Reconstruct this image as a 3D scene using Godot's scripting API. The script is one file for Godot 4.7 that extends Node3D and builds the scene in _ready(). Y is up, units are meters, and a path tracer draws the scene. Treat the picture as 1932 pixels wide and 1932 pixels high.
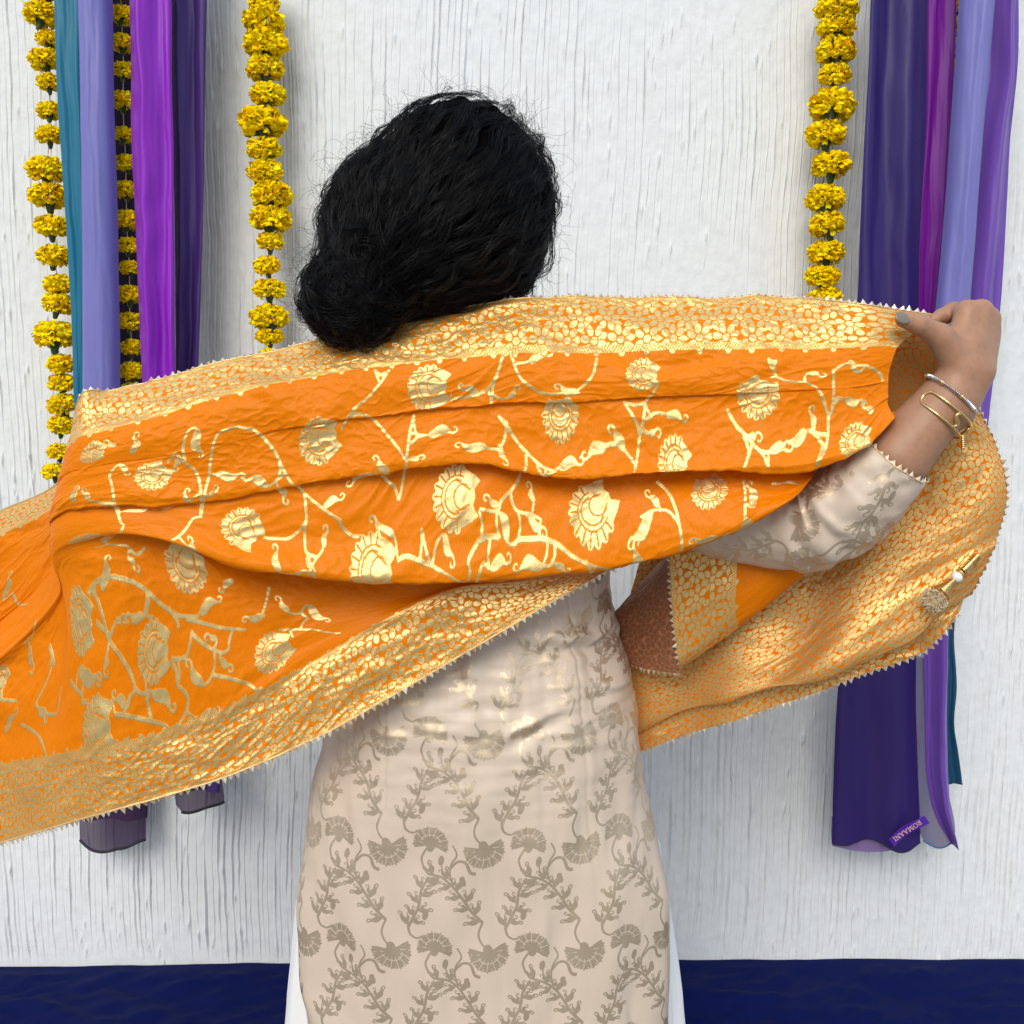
extends Node3D
# A woman seen from behind holds an orange brocade shawl open before a combed white plaster wall hung with satin drapes and marigold garlands.

const EYE := Vector3(0, 1.4, 0)
const PITCH := -7.8
const FOV := 53.0
const WALL_Z := -1.75
var look: Basis
var rng := RandomNumberGenerator.new()
var used := {}
var M := {}
var sway := FastNoiseLite.new()


func _ready():
	# camera
	look = Basis(Vector3.RIGHT, deg_to_rad(PITCH))
	var cam := Camera3D.new()
	cam.name = "camera"
	cam.fov = FOV
	cam.near = 0.02
	cam.far = 200.0
	cam.transform = Transform3D(look, EYE)
	add_child(cam)
	# sky: a bright, even overcast
	var sky_look := ProceduralSkyMaterial.new()
	sky_look.sky_top_color = Color(0.77, 0.86, 0.97)
	sky_look.sky_horizon_color = Color(0.78, 0.845, 0.92)
	sky_look.sky_curve = 0.25
	sky_look.ground_horizon_color = Color(0.44, 0.43, 0.42)
	sky_look.ground_bottom_color = Color(0.34, 0.33, 0.32)
	sky_look.sun_angle_max = 1.0
	var sky := Sky.new()
	sky.sky_material = sky_look
	var env := Environment.new()
	env.background_mode = Environment.BG_SKY
	env.sky = sky
	env.background_energy_multiplier = 0.92
	env.tonemap_mode = Environment.TONE_MAPPER_LINEAR
	env.tonemap_exposure = 1.3
	env.sdfgi_enabled = true
	env.ssao_enabled = true
	env.ssil_enabled = true
	var we := WorldEnvironment.new()
	we.name = "world"
	we.environment = env
	add_child(we)
	# sun: veiled by cloud, from behind the camera, high and to the left
	var sun := DirectionalLight3D.new()
	sun.name = "sun"
	sun.light_color = Color(1.0, 0.985, 0.955)
	sun.light_energy = 0.6
	sun.light_angular_distance = 34.0
	sun.shadow_enabled = true
	add_child(sun)
	sun.look_at_from_position(Vector3(-0.9, 3.7, 2.3), Vector3(0, 0.9, -1.2))

	rng.seed = 7
	sway.seed = 11
	sway.noise_type = FastNoiseLite.TYPE_SIMPLEX_SMOOTH
	sway.frequency = 1.0
	sway.fractal_octaves = 2
	materials()
	setting()
	drapes()
	garlands()
	person()
	shawl()
	jewellery()


# ---------------------------------------------------------------- helpers
# a point of the place: where it lies in the photograph (of 1932 x 1932) and how far in front of the camera's plane
func at(x: float, y: float, d: float) -> Vector3:
	var k := 2.0 * tan(deg_to_rad(FOV / 2)) / 1932.0
	var r := look * Vector3((x - 966.0) * k, (966.0 - y) * k, -1.0)
	return EYE + r * (d / -r.z)


func per_metre(d: float) -> float:
	return 1932.0 / (2.0 * tan(deg_to_rad(FOV / 2)) * d)


func numbered(called: String) -> String:
	var n: int = used.get(called, 0)
	used[called] = n + 1
	return called if n == 0 else "%s_%03d" % [called, n]


func thing(called: String, label: String, category: String, group := "", where := Vector3.ZERO) -> Node3D:
	var o := Node3D.new()
	o.name = numbered(called)
	add_child(o)
	o.position = where
	tag(o, label, category, group)
	return o


func tag(o: Node3D, label: String, category := "", group := "", kind := ""):
	if label:
		o.set_meta("label", label)
	if category:
		o.set_meta("category", category)
	if group:
		o.set_meta("group", group)
	if kind:
		o.set_meta("kind", kind)


func part(called: String, mesh: Mesh, mat: Material, parent: Node3D = null) -> MeshInstance3D:
	var o := MeshInstance3D.new()
	o.mesh = mesh
	o.material_override = mat
	if parent == null:
		o.name = numbered(called)
		add_child(o)
	else:
		o.name = called
		parent.add_child(o, true)
	return o


func plain(r: float, g: float, b: float, rough := 0.6, metal := 0.0) -> StandardMaterial3D:
	var m := StandardMaterial3D.new()
	m.albedo_color = Color(r, g, b).linear_to_srgb()
	m.roughness = rough
	m.metallic = metal
	m.cull_mode = BaseMaterial3D.CULL_DISABLED
	return m


func noise_tex(freq: float, octaves: int, size := 512, normal := false, bump := 4.0, seed_ := 3) -> NoiseTexture2D:
	var n := FastNoiseLite.new()
	n.seed = seed_
	n.noise_type = FastNoiseLite.TYPE_SIMPLEX_SMOOTH
	n.frequency = freq
	n.fractal_octaves = octaves
	var t := NoiseTexture2D.new()
	t.width = size
	t.height = size
	t.seamless = true
	t.noise = n
	if normal:
		t.as_normal_map = true
		t.bump_strength = bump
	return t


func arrays(v: PackedVector3Array, n: PackedVector3Array, idx: PackedInt32Array, uv := PackedVector2Array(), col := PackedColorArray()) -> ArrayMesh:
	var a := []
	a.resize(Mesh.ARRAY_MAX)
	a[Mesh.ARRAY_VERTEX] = v
	a[Mesh.ARRAY_NORMAL] = n
	a[Mesh.ARRAY_INDEX] = idx
	if uv.size():
		a[Mesh.ARRAY_TEX_UV] = uv
	if col.size():
		a[Mesh.ARRAY_COLOR] = col
	var m := ArrayMesh.new()
	m.add_surface_from_arrays(Mesh.PRIMITIVE_TRIANGLES, a)
	return m


# normals of a grid of nu x nv points that lie row after row
func grid_normals(p: PackedVector3Array, nu: int, nv: int, ring := false) -> PackedVector3Array:
	var n := PackedVector3Array()
	n.resize(nu * nv)
	for j in nv:
		var ja := maxi(j - 1, 0) * nu
		var jb := mini(j + 1, nv - 1) * nu
		for i in nu:
			var ia := (i - 1 + nu) % nu if ring else maxi(i - 1, 0)
			var ib := (i + 1) % nu if ring else mini(i + 1, nu - 1)
			n[j * nu + i] = (p[jb + i] - p[ja + i]).cross(p[j * nu + ib] - p[j * nu + ia]).normalized()
	return n


func grid_mesh(p: PackedVector3Array, nu: int, nv: int, uv := PackedVector2Array(), ring := false, col := PackedColorArray()) -> ArrayMesh:
	var idx := PackedInt32Array()
	var last := nu if ring else nu - 1
	idx.resize((nv - 1) * last * 6)
	var k := 0
	for j in nv - 1:
		for i in last:
			var i2 := (i + 1) % nu
			var a := j * nu + i
			var b := j * nu + i2
			var c := a + nu
			var d := b + nu
			idx[k] = a
			idx[k + 1] = b
			idx[k + 2] = c
			idx[k + 3] = b
			idx[k + 4] = d
			idx[k + 5] = c
			k += 6
	return arrays(p, grid_normals(p, nu, nv, ring), idx, uv, col)


func cr(a: float, b: float, c: float, d: float, t: float) -> float:
	return b + 0.5 * t * (c - a + t * (2.0 * a - 5.0 * b + 4.0 * c - d + t * (3.0 * (b - c) + d - a)))


func cr3(p: Array, f: float) -> Vector3:
	var n := p.size() - 1
	var i := clampi(int(floor(f)), 0, n - 1)
	var a: Vector3 = p[maxi(i - 1, 0)]
	var b: Vector3 = p[i]
	var c: Vector3 = p[i + 1]
	var d: Vector3 = p[mini(i + 2, n)]
	return b.cubic_interpolate(c, a, d, f - i)


# piecewise-linear look-up through [key, value ...] pairs with rounded corners
func along(keys: Array, x: float, col := 1) -> float:
	var n := keys.size()
	if x <= keys[0][0]:
		return keys[0][col]
	for i in n - 1:
		if x <= keys[i + 1][0]:
			var t: float = (x - keys[i][0]) / (keys[i + 1][0] - keys[i][0])
			return cr(keys[maxi(i - 1, 0)][col], keys[i][col], keys[i + 1][col], keys[mini(i + 2, n - 1)][col], t)
	return keys[n - 1][col]


class Soup:
	var v := PackedVector3Array()
	var n := PackedVector3Array()
	var c := PackedColorArray()
	var idx := PackedInt32Array()

	# a tube of `sides` round the points, with a radius for each
	func tube(p: PackedVector3Array, r: PackedFloat32Array, sides: int, color := Color.WHITE, caps := false):
		var m := p.size()
		var base := v.size()
		var t0 := (p[1] - p[0]).normalized()
		var x := t0.cross(Vector3.UP if absf(t0.y) < 0.9 else Vector3.RIGHT).normalized()
		for j in m:
			var t := (p[mini(j + 1, m - 1)] - p[maxi(j - 1, 0)]).normalized()
			x = (x - t * x.dot(t)).normalized()
			var y := t.cross(x)
			for i in sides:
				var a := TAU * i / sides
				var e := x * cos(a) + y * sin(a)
				v.append(p[j] + e * r[j])
				n.append(e)
				c.append(color)
		for j in m - 1:
			for i in sides:
				var i2 := (i + 1) % sides
				var a := base + j * sides + i
				var b := base + j * sides + i2
				idx.append_array([a, a + sides, b, b, a + sides, b + sides])
		if caps:
			for e in [0, m - 1]:
				var k := v.size()
				v.append(p[e])
				n.append((p[0] - p[1]).normalized() if e == 0 else (p[m - 1] - p[m - 2]).normalized())
				c.append(color)
				for i in sides:
					var i2 := (i + 1) % sides
					idx.append_array([k, base + e * sides + i, base + e * sides + i2] if e == 0 else [k, base + e * sides + i2, base + e * sides + i])

	# flat-shaded triangle
	func tri(a: Vector3, b: Vector3, d: Vector3, color := Color.WHITE):
		var k := v.size()
		var nn := (d - a).cross(b - a).normalized()
		v.append_array([a, b, d])
		n.append_array([nn, nn, nn])
		c.append_array([color, color, color])
		idx.append_array([k, k + 1, k + 2])

	func ball(at_: Vector3, r: Vector3, turn: Basis, nu: int, nv: int, color := Color.WHITE):
		var base := v.size()
		for j in nv + 1:
			var th := PI * j / nv
			for i in nu + 1:
				var ph := TAU * i / nu
				var e := Vector3(sin(th) * cos(ph), cos(th), sin(th) * sin(ph))
				v.append(at_ + turn * (e * r))
				n.append((turn * (e / r)).normalized())
				c.append(color)
		for j in nv:
			for i in nu:
				var a := base + j * (nu + 1) + i
				idx.append_array([a, a + nu + 1, a + 1, a + 1, a + nu + 1, a + nu + 2])

	func mesh() -> ArrayMesh:
		var a := []
		a.resize(Mesh.ARRAY_MAX)
		a[Mesh.ARRAY_VERTEX] = v
		a[Mesh.ARRAY_NORMAL] = n
		a[Mesh.ARRAY_INDEX] = idx
		a[Mesh.ARRAY_COLOR] = c
		var m := ArrayMesh.new()
		m.add_surface_from_arrays(Mesh.PRIMITIVE_TRIANGLES, a)
		return m


# ---------------------------------------------------------------- materials
func materials():
	var wall := plain(0.765, 0.785, 0.79, 0.75)
	wall.albedo_texture = speckle(Color(1, 1, 1), 0.035, 41)
	wall.uv1_triplanar = true
	wall.uv1_world_triplanar = true
	wall.uv1_scale = Vector3(2.6, 2.6, 2.6)
	wall.heightmap_enabled = true
	wall.heightmap_texture = noise_tex(0.02, 4, 1024, false, 4.0, 9)
	wall.heightmap_scale = 0.05
	M.wall = wall
	var ground := plain(0.22, 0.21, 0.2, 0.9)
	ground.albedo_texture = speckle(Color(1, 1, 1), 0.25, 5)
	ground.uv1_triplanar = true
	ground.uv1_world_triplanar = true
	M.ground = ground
	M.plinth = plain(0.3, 0.29, 0.28, 0.85)
	M.navy = cloth(0.0008, 0.0045, 0.058, 0.7, 0.0)
	M.navy.metallic_specular = 0.22
	M.leaf = plain(0.035, 0.075, 0.012, 0.5)
	var petal := plain(1, 1, 1, 0.8)
	petal.metallic_specular = 0.2
	petal.vertex_color_use_as_albedo = true
	petal.backlight_enabled = true
	petal.backlight = Color(0.4, 0.4, 0.4)
	M.petal = petal
	M.string = plain(0.5, 0.45, 0.35, 0.8)
	M.gold = plain(0.86, 0.62, 0.27, 0.22, 1.0)
	M.silver = plain(0.75, 0.74, 0.72, 0.2, 1.0)
	M.pearl = plain(0.85, 0.83, 0.8, 0.18)
	M.white_cotton = cloth(0.80, 0.80, 0.80, 0.75, 0.2)


# woven cloth: a colour, a roughness, a sheen, and the fine relief of its threads
func cloth(r: float, g: float, b: float, rough: float, sheen: float, alpha := 1.0) -> StandardMaterial3D:
	var m := plain(r, g, b, rough)
	m.rim_enabled = sheen > 0.0
	m.rim = sheen
	m.rim_tint = 0.9
	m.normal_enabled = rough > 0.7
	if not M.has("weave"):
		M.weave = noise_tex(0.09, 3, 512, true, 3.0, 21)
	m.normal_texture = M.weave
	m.normal_scale = 0.05
	m.uv1_triplanar = true
	m.uv1_world_triplanar = true
	m.uv1_scale = Vector3(40, 22, 40)
	if alpha < 1.0:
		m.transparency = BaseMaterial3D.TRANSPARENCY_ALPHA
		m.albedo_color.a = alpha
	return m


# an even colour with grains and faint patches
func speckle(base: Color, amount: float, seed_: int) -> NoiseTexture2D:
	var t := noise_tex(0.012, 5, 1024, false, 1.0, seed_)
	var g := Gradient.new()
	g.set_color(0, base.darkened(amount))
	g.set_color(1, base)
	g.set_offset(1, 0.55)
	t.color_ramp = g
	return t


# ---------------------------------------------------------------- wall, ground, plinth
func setting():
	var g := PlaneMesh.new()
	g.size = Vector2(60, 60)
	var ground := part("ground", g, M.ground)
	tag(ground, "", "", "", "structure")

	var wall := thing("plaster_wall", "white painted wall of rough plaster combed into uneven vertical ridges", "wall")
	wall.set_meta("kind", "structure")
	var bx := BoxMesh.new()
	bx.size = Vector3(9, 3.4, 0.24)
	var body := part("wall_body", bx, M.wall, wall)
	body.position = Vector3(0, 1.7, WALL_Z - 0.124)
	part("combed_plaster", plaster(), M.wall, wall)

	# low plinth along the wall, under a navy cloth
	var pb := BoxMesh.new()
	pb.size = Vector3(5.0, 0.30, 0.24)
	var pl := part("plinth", pb, M.plinth)
	pl.position = Vector3(0, 0.15, WALL_Z + 0.13)
	tag(pl, "low block along the foot of the wall, under the navy cloth", "plinth", "", "structure")
	navy_cloth()


func navy_cloth():
	var nu := 220
	var nv := 60
	var p := PackedVector3Array()
	var uv := PackedVector2Array()
	var fold := FastNoiseLite.new()
	fold.seed = 5
	fold.frequency = 1.0
	for j in nv:
		var t := float(j) / (nv - 1)
		for i in nu:
			var x := lerpf(-1.6, 1.6, float(i) / (nu - 1))
			var y: float
			var z: float
			var s := t * 0.62
			if s < 0.25:
				z = WALL_Z + 0.006 + s
				y = 0.331
			else:
				var q := s - 0.25
				z = WALL_Z + 0.256 + 0.012 * (1.0 - exp(-q * 40.0))
				y = 0.331 - q * 0.86
			var w := fold.get_noise_2d(x * 3.1, s * 7.0) * 0.014 + absf(fold.get_noise_2d(x * 7.0 + 9.0, s * 16.0 + x * 3.0)) * 0.014
			w *= smoothstep(0.0, 0.05, s)
			# the sheet's back edge creeps up the wall unevenly
			var lift := 0.0075 * sin(x * 1.7 + 0.6) + 0.004 * fold.get_noise_1d(x * 4.0)
			if s < 0.25:
				y += w + lift * (1.0 - smoothstep(0.0, 0.2, s))
			else:
				z += w * 1.4
			p.append(Vector3(x, y, z))
			uv.append(Vector2(x, s))
	var o := part("floor_cloth", grid_mesh(p, nu, nv, uv), M.navy)
	tag(o, "navy blue cloth spread along the foot of the white wall", "cloth")


# the combed coat: ridges a trowel left, running down the wall, broken by blobs and smeared patches
func plaster() -> ArrayMesh:
	var x0 := -1.5
	var y0 := 0.30
	var dx := 0.0010
	var dy := 0.0104
	var nu := 3000
	var nv := 180
	var h := PackedFloat32Array()
	h.resize(nu * nv)
	var slow := FastNoiseLite.new()
	slow.seed = 31
	slow.frequency = 1.0
	slow.fractal_octaves = 2
	var quick := FastNoiseLite.new()
	quick.seed = 77
	quick.frequency = 1.0
	quick.fractal_octaves = 1
	var r := RandomNumberGenerator.new()
	r.seed = 404
	# ridges and scores of the comb, one after another
	var x := x0
	while x < x0 + nu * dx:
		var gap := r.randf_range(0.0080, 0.0150)
		var strong := r.randf_range(0.25, 1.0)
		var half := r.randf_range(0.0008, 0.0014)
		var k := r.randf() * 500.0
		var score := r.randf_range(0.7, 1.8)
		for j in nv:
			var y := y0 + j * dy
			var cx := x + slow.get_noise_2d(x * 1.1, y * 1.3) * 0.016 + quick.get_noise_2d(y * 13.0, k) * 0.0013
			# where the comb pressed hard and where the coat was smeared flat
			var press := 0.72 + 1.25 * slow.get_noise_2d(x * 2.4 + 40.0, y * 2.0) + 0.45 * smoothstep(0.95, 0.6, y)
			press *= 0.8 + 0.9 * quick.get_noise_2d(y * 6.0 + 90.0, k)
			press *= 1.0 - smoothstep(0.37, 0.32, y)
			if press <= 0.08:
				continue
			var top := strong * minf(press, 1.3) * 0.0031
			var c := int(round((cx - x0) / dx))
			for i in range(maxi(c - 3, 0), mini(c + 6, nu)):
				var q := (x0 + i * dx - cx) / half
				var b := top * exp(-q * q) - top * score * exp(-(q - 1.7) * (q - 1.7) * 1.2)
				h[j * nu + i] += b
		x += gap
	# blobs and dribbles of plaster
	for b in 2600:
		var bx := r.randf_range(x0, x0 + nu * dx)
		var by := r.randf_range(y0 + 0.03, y0 + nv * dy)
		if slow.get_noise_2d(bx * 2.1 + 7.0, by * 2.1) < 0.0 and r.randf() < 0.85:
			continue
		var rx := r.randf_range(0.0012, 0.0026)
		var ry := maxf(0.006, rx * r.randf_range(1.5, 5.0))
		var up := r.randf_range(0.0022, 0.0065)
		var lean := r.randf_range(-0.25, 0.25)
		var ci := int((bx - x0) / dx)
		var cj := int((by - y0) / dy)
		for j in range(maxi(cj - int(ry * 2.2 / dy) - 1, 0), mini(cj + int(ry * 2.2 / dy) + 2, nv)):
			for i in range(maxi(ci - 7, 0), mini(ci + 8, nu)):
				var qy := (y0 + j * dy - by) / ry
				var qx := (x0 + i * dx - bx - lean * (y0 + j * dy - by)) / rx
				var e := qx * qx + qy * qy
				if e < 5.0:
					h[j * nu + i] += up * exp(-e * 1.3)
	var p := PackedVector3Array()
	p.resize(nu * nv)
	for j in nv:
		var y := y0 + j * dy
		for i in nu:
			var xx := x0 + i * dx
			var k := (nv - 1 - j) * nu + i
			p[k] = Vector3(xx, y, WALL_Z + 0.003 + h[j * nu + i] + 0.0005 * quick.get_noise_2d(xx * 55.0, y * 30.0) + 0.0004 * slow.get_noise_2d(xx * 4.0, y * 4.0))
	return grid_mesh(p, nu, nv)


# ---------------------------------------------------------------- drapes
# edges: rows of [y, x of the left edge, x of the right edge] in the photograph; shape(t, s) gives how far the cloth stands out, for t across and s down
func drape(edges: Array, d: float, shape: Callable, mat: Material, called: String, parent: Node3D = null, nu := 44, nv := 110) -> MeshInstance3D:
	var p := PackedVector3Array()
	var uv := PackedVector2Array()
	var y0: float = edges[0][0]
	var y1: float = edges[edges.size() - 1][0]
	for j in nv:
		var s := float(j) / (nv - 1)
		var y := lerpf(y0, y1, s)
		var l := along(edges, y, 1)
		var r := along(edges, y, 2)
		for i in nu:
			var t := float(i) / (nu - 1)
			var o: Vector3 = shape.call(t, s)
			var q := at(lerpf(l, r, t), y, d)
			q += Vector3(o.x, o.y, o.z)
			p.append(q)
			uv.append(Vector2(t, s * 6.0))
	return part(called, grid_mesh(p, nu, nv, uv), mat, parent)


# a hanging fold: bulging out by `out`, with soft pleats and wrinkles
func pleats(out: float, depth: float, count: float, phase: float, wrinkle := 0.003) -> Callable:
	return func(t: float, s: float) -> Vector3:
		var e := 2.0 * t - 1.0
		var z := out * sqrt(maxf(0.0, 1.0 - e * e)) + depth * sin(t * count * TAU + phase + 1.3 * sway.get_noise_2d(s * 2.0, phase))
		z += wrinkle * sway.get_noise_2d(t * 1.6 + phase * 3.0, s * 3.5 - t * 1.0)
		z += wrinkle * 0.5 * sway.get_noise_2d(t * 4.0 + phase, s * 3.0)
		z += wrinkle * 0.5 * maxf(0.0, sway.get_noise_2d(t * 2.0 + phase * 7.0, s * 22.0 - t * 5.0) - 0.35)
		var x := 0.004 * sway.get_noise_2d(s * 9.0, phase + 5.0) * (1.0 - absf(e))
		return Vector3(x, 0, z)


func hem(edges: Array, d: float, shape: Callable, mat: Material, parent: Node3D, r := 0.0024):
	var y: float = edges[edges.size() - 1][0]
	var soup := Soup.new()
	var p := PackedVector3Array()
	var rr := PackedFloat32Array()
	for i in 41:
		var t := i / 40.0
		var o: Vector3 = shape.call(t, 1.0)
		p.append(at(lerpf(edges[edges.size() - 1][1], edges[edges.size() - 1][2], t), y, d) + o)
		rr.append(r)
	soup.tube(p, rr, 6)
	part("hem", soup.mesh(), mat, parent)


func drapes():
	var teal := cloth(0.002, 0.15, 0.25, 0.5, 0.1)
	var lilac := cloth(0.17, 0.165, 0.46, 0.45, 0.2)
	var purple := cloth(0.24, 0.010, 0.46, 0.45, 0.1)
	var indigo := cloth(0.052, 0.020, 0.155, 0.55, 0.0)
	var plum := cloth(0.020, 0.006, 0.034, 0.6, 0.0)
	var violet := cloth(0.15, 0.065, 0.38, 0.45, 0.2)
	var magenta := cloth(0.15, 0.001, 0.25, 0.5, 0.1)
	var dark_indigo := cloth(0.018, 0.0045, 0.108, 0.5, 0.0)
	var sheer_plum := cloth(0.032, 0.010, 0.050, 0.6, 0.0, 0.86)
	var sheer_grey := cloth(0.13, 0.11, 0.22, 0.6, 0.0, 0.82)
	var sheer_violet := cloth(0.2, 0.09, 0.34, 0.45, 0.4, 0.78)
	var dark_hem := plain(0.006, 0.005, 0.012, 0.6)
	var seam := plain(0.02, 0.12, 0.3, 0.5)

	# left bundle
	var grp := "drapes hung at the left"
	var e := [[-330, 92, 152], [0, 103, 158], [167, 110, 160], [300, 118, 162], [500, 130, 166], [633, 138, 164], [760, 143, 164], [1200, 160, 190]]
	var o := thing("drape", "narrow teal drape beside the leftmost marigold garland", "drape", grp)
	drape(e, 1.615, pleats(0.012, 0.003, 1.2, 0.4), teal, "cloth", o, 24)
	e = [[-330, 150, 205], [0, 153, 213], [230, 157, 218], [433, 158, 223], [633, 161, 227], [760, 163, 230], [1200, 180, 250]]
	o = thing("drape", "lilac blue drape rolled like a tube, next to the teal one", "drape", grp)
	drape(e, 1.60, pleats(0.034, 0.0015, 1.0, 2.0), lilac, "cloth", o, 36)
	var sp := PackedVector3Array()
	var sr := PackedFloat32Array()
	for k in 61:
		var y := lerpf(-330, 1190, k / 60.0)
		sp.append(at(along(e, y, 1) + 1.5, y, 1.596) + Vector3(0.0012 * sin(k * 2.1), 0, 0.0))
		sr.append(0.0011)
	var soup := Soup.new()
	soup.tube(sp, sr, 5)
	part("seam", soup.mesh(), seam, o)

	e = [[-330, 195, 282], [0, 200, 285], [700, 205, 290], [1100, 190, 295], [1400, 165, 285], [1545, 152, 276]]
	o = thing("drape", "dark plum drape behind the second garland, its sheer foot showing below the shawl", "drape", grp)
	drape(e, 1.70, pleats(0.004, 0.006, 1.5, 0.2), plum, "cloth", o)
	var e2 := [[1430, 163, 284], [1520, 152, 277], [1560, 150, 276], [1585, 151, 276]]
	var sag := func(t: float, s: float) -> Vector3:
		return Vector3(0, -0.017 * s * sin(clampf(t * 1.7, 0.0, 1.0) * PI * 0.75) + 0.014 * s * smoothstep(0.6, 1.0, t), 0.004 * sin(t * 9.0) + 0.012 * sin(t * PI))
	drape(e2, 1.688, sag, sheer_plum, "sheer_foot", o, 30, 12)
	hem(e2, 1.688, sag, dark_hem, o)

	e = [[-330, 232, 322], [0, 240, 325], [217, 245, 328], [400, 252, 330], [633, 262, 333], [760, 267, 336], [1150, 275, 345]]
	o = thing("drape", "bright purple drape between the second garland and the indigo drape", "drape", grp)
	drape(e, 1.61, pleats(0.018, 0.0075, 1.5, 4.0, 0.005), purple, "cloth", o)
	e = [[-330, 318, 396], [0, 322, 393], [133, 324, 390], [300, 326, 388], [567, 330, 382], [760, 332, 377], [1100, 322, 390], [1400, 318, 412], [1490, 322, 418]]
	o = thing("drape", "indigo drape at the right end of the left bundle, plum at its foot", "drape", grp)
	drape(e, 1.655, pleats(0.008, 0.008, 1.3, 0.0), indigo, "cloth", o)
	e2 = [[1380, 322, 414], [1480, 328, 420], [1515, 332, 425], [1528, 343, 425]]
	var slant := func(t: float, s: float) -> Vector3:
		return Vector3(0, 0.020 * s * t * t - 0.004 * s, 0.004 * sin(t * 8.0))
	drape(e2, 1.648, slant, sheer_plum, "sheer_foot", o, 26, 12)
	hem(e2, 1.648, slant, dark_hem, o)

	# right bundle
	grp = "drapes hung at the right"
	e = [[-330, 1652, 1762], [0, 1639, 1754], [120, 1635, 1752], [260, 1627, 1749], [440, 1620, 1739], [570, 1616, 1736], [900, 1600, 1733], [1293, 1578, 1731], [1473, 1570, 1735], [1560, 1568, 1738], [1591, 1567, 1738]]
	o = thing("drape", "wide dark indigo drape beside the right garland, with a sewn purple label at its foot", "drape", grp)
	var folds := pleats(0.008, 0.0075, 1.5, 1.1, 0.003)
	var hung := func(t: float, s: float) -> Vector3:
		# the foot hangs unevenly
		var q: Vector3 = folds.call(t, s)
		return q + Vector3(0, smoothstep(0.85, 1.0, s) * (0.006 * sin(t * 5.0 + 0.5) - 0.004 * sin(t * 11.0)), 0)
	drape(e, 1.62, hung, dark_indigo, "cloth", o)
	hem(e, 1.62, hung, dark_hem, o, 0.001)
	e2 = [[1540, 1569, 1728], [1575, 1568, 1727], [1596, 1570, 1722]]
	var belly := func(t: float, s: float) -> Vector3:
		return Vector3(0, -0.011 * s * sin(t * PI), 0.0)
	drape(e2, 1.632, belly, sheer_violet, "sheer_lining", o, 30, 10)
	name_label(o)

	e = [[-330, 1752, 1812], [0, 1746, 1803], [220, 1740, 1795], [380, 1732, 1786], [580, 1726, 1768], [900, 1720, 1752], [1200, 1715, 1750]]
	o = thing("drape", "flat magenta purple drape partly behind the wide indigo one", "drape", grp)
	drape(e, 1.645, pleats(0.006, 0.0045, 1.2, 0.7), magenta, "cloth", o, 30)
	e = [[-330, 1822, 1886], [0, 1809, 1875], [143, 1801, 1862], [254, 1793, 1850], [381, 1784, 1840], [580, 1765, 1826], [800, 1750, 1815], [1150, 1740, 1800]]
	o = thing("drape", "lilac blue drape rolled like a tube, crossing in front of the violet one", "drape", grp)
	drape(e, 1.60, pleats(0.030, 0.0015, 1.0, 3.3), lilac, "cloth", o, 36)
	e = [[-330, 1880, 1926], [0, 1868, 1925], [127, 1862, 1923], [254, 1840, 1912], [400, 1818, 1904], [590, 1798, 1890], [760, 1785, 1873], [1000, 1765, 1840], [1166, 1742, 1797], [1341, 1744, 1790], [1460, 1748, 1792], [1520, 1758, 1796], [1560, 1774, 1801], [1592, 1794, 1800]]
	o = thing("drape", "violet drape at the far right edge, with a grey sheer foot", "drape", grp)
	drape(e, 1.625, pleats(0.014, 0.011, 1.3, 3.5, 0.004), violet, "cloth", o)
	e2 = [[1240, 1722, 1790], [1385, 1722, 1786], [1495, 1724, 1790], [1560, 1730, 1802], [1586, 1742, 1800]]
	var round_foot := func(t: float, s: float) -> Vector3:
		return Vector3(0, -0.010 * pow(s, 3.0) * sin(t * PI), 0.006 * sin(t * PI))
	drape(e2, 1.632, round_foot, sheer_grey, "sheer_foot", o, 24, 40)
	hem(e2, 1.632, round_foot, seam, o, 0.0013)
	e = [[-330, 1860, 1900], [0, 1850, 1890], [800, 1800, 1850], [1166, 1770, 1803], [1297, 1768, 1804], [1363, 1768, 1798], [1420, 1770, 1806], [1477, 1775, 1813]]
	o = thing("drape", "narrow dark teal drape behind the violet one, ending higher", "drape", grp)
	drape(e, 1.668, pleats(0.004, 0.004, 1.0, 0.5), cloth(0.001, 0.055, 0.12, 0.5, 0.1), "cloth", o, 26)
	hem(e, 1.668, pleats(0.004, 0.004, 1.0, 0.5), dark_hem, o, 0.0012)


func name_label(parent: Node3D):
	# a woven strip sewn on slantwise, its lettering upside down
	var a := at(1749, 1546, 1.590)
	var b := at(1682, 1590, 1.592)
	var right := (b - a).normalized()
	var out := Vector3(0, 0.1, 1).normalized()
	out = (out - right * out.dot(right)).normalized()
	var up := out.cross(right).normalized()
	var p := PackedVector3Array()
	for j in 5:
		for i in 17:
			var t := i / 16.0
			var bend := 0.004 * sin(t * PI)
			p.append(a.lerp(b, t) + up * ((0.5 - j / 4.0) * 0.0155 - bend) + out * 0.0015 * sin(t * 7.0))
	var strip := part("name_label", grid_mesh(p, 17, 5), cloth(0.065, 0.003, 0.30, 0.5, 0.3), parent)
	var tm := TextMesh.new()
	tm.text = "ROMAANI"
	var f := SystemFont.new()
	f.font_names = PackedStringArray(["Droid Serif"])
	tm.font = f
	tm.font_size = 64
	tm.pixel_size = 0.00017
	tm.depth = 0.0004
	var letters := part("lettering", tm, plain(0.75, 0.45, 0.33, 0.5), strip)
	letters.transform = Transform3D(Basis(right, up, out), a.lerp(b, 0.53) + out * 0.0032 - up * 0.004)


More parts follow.
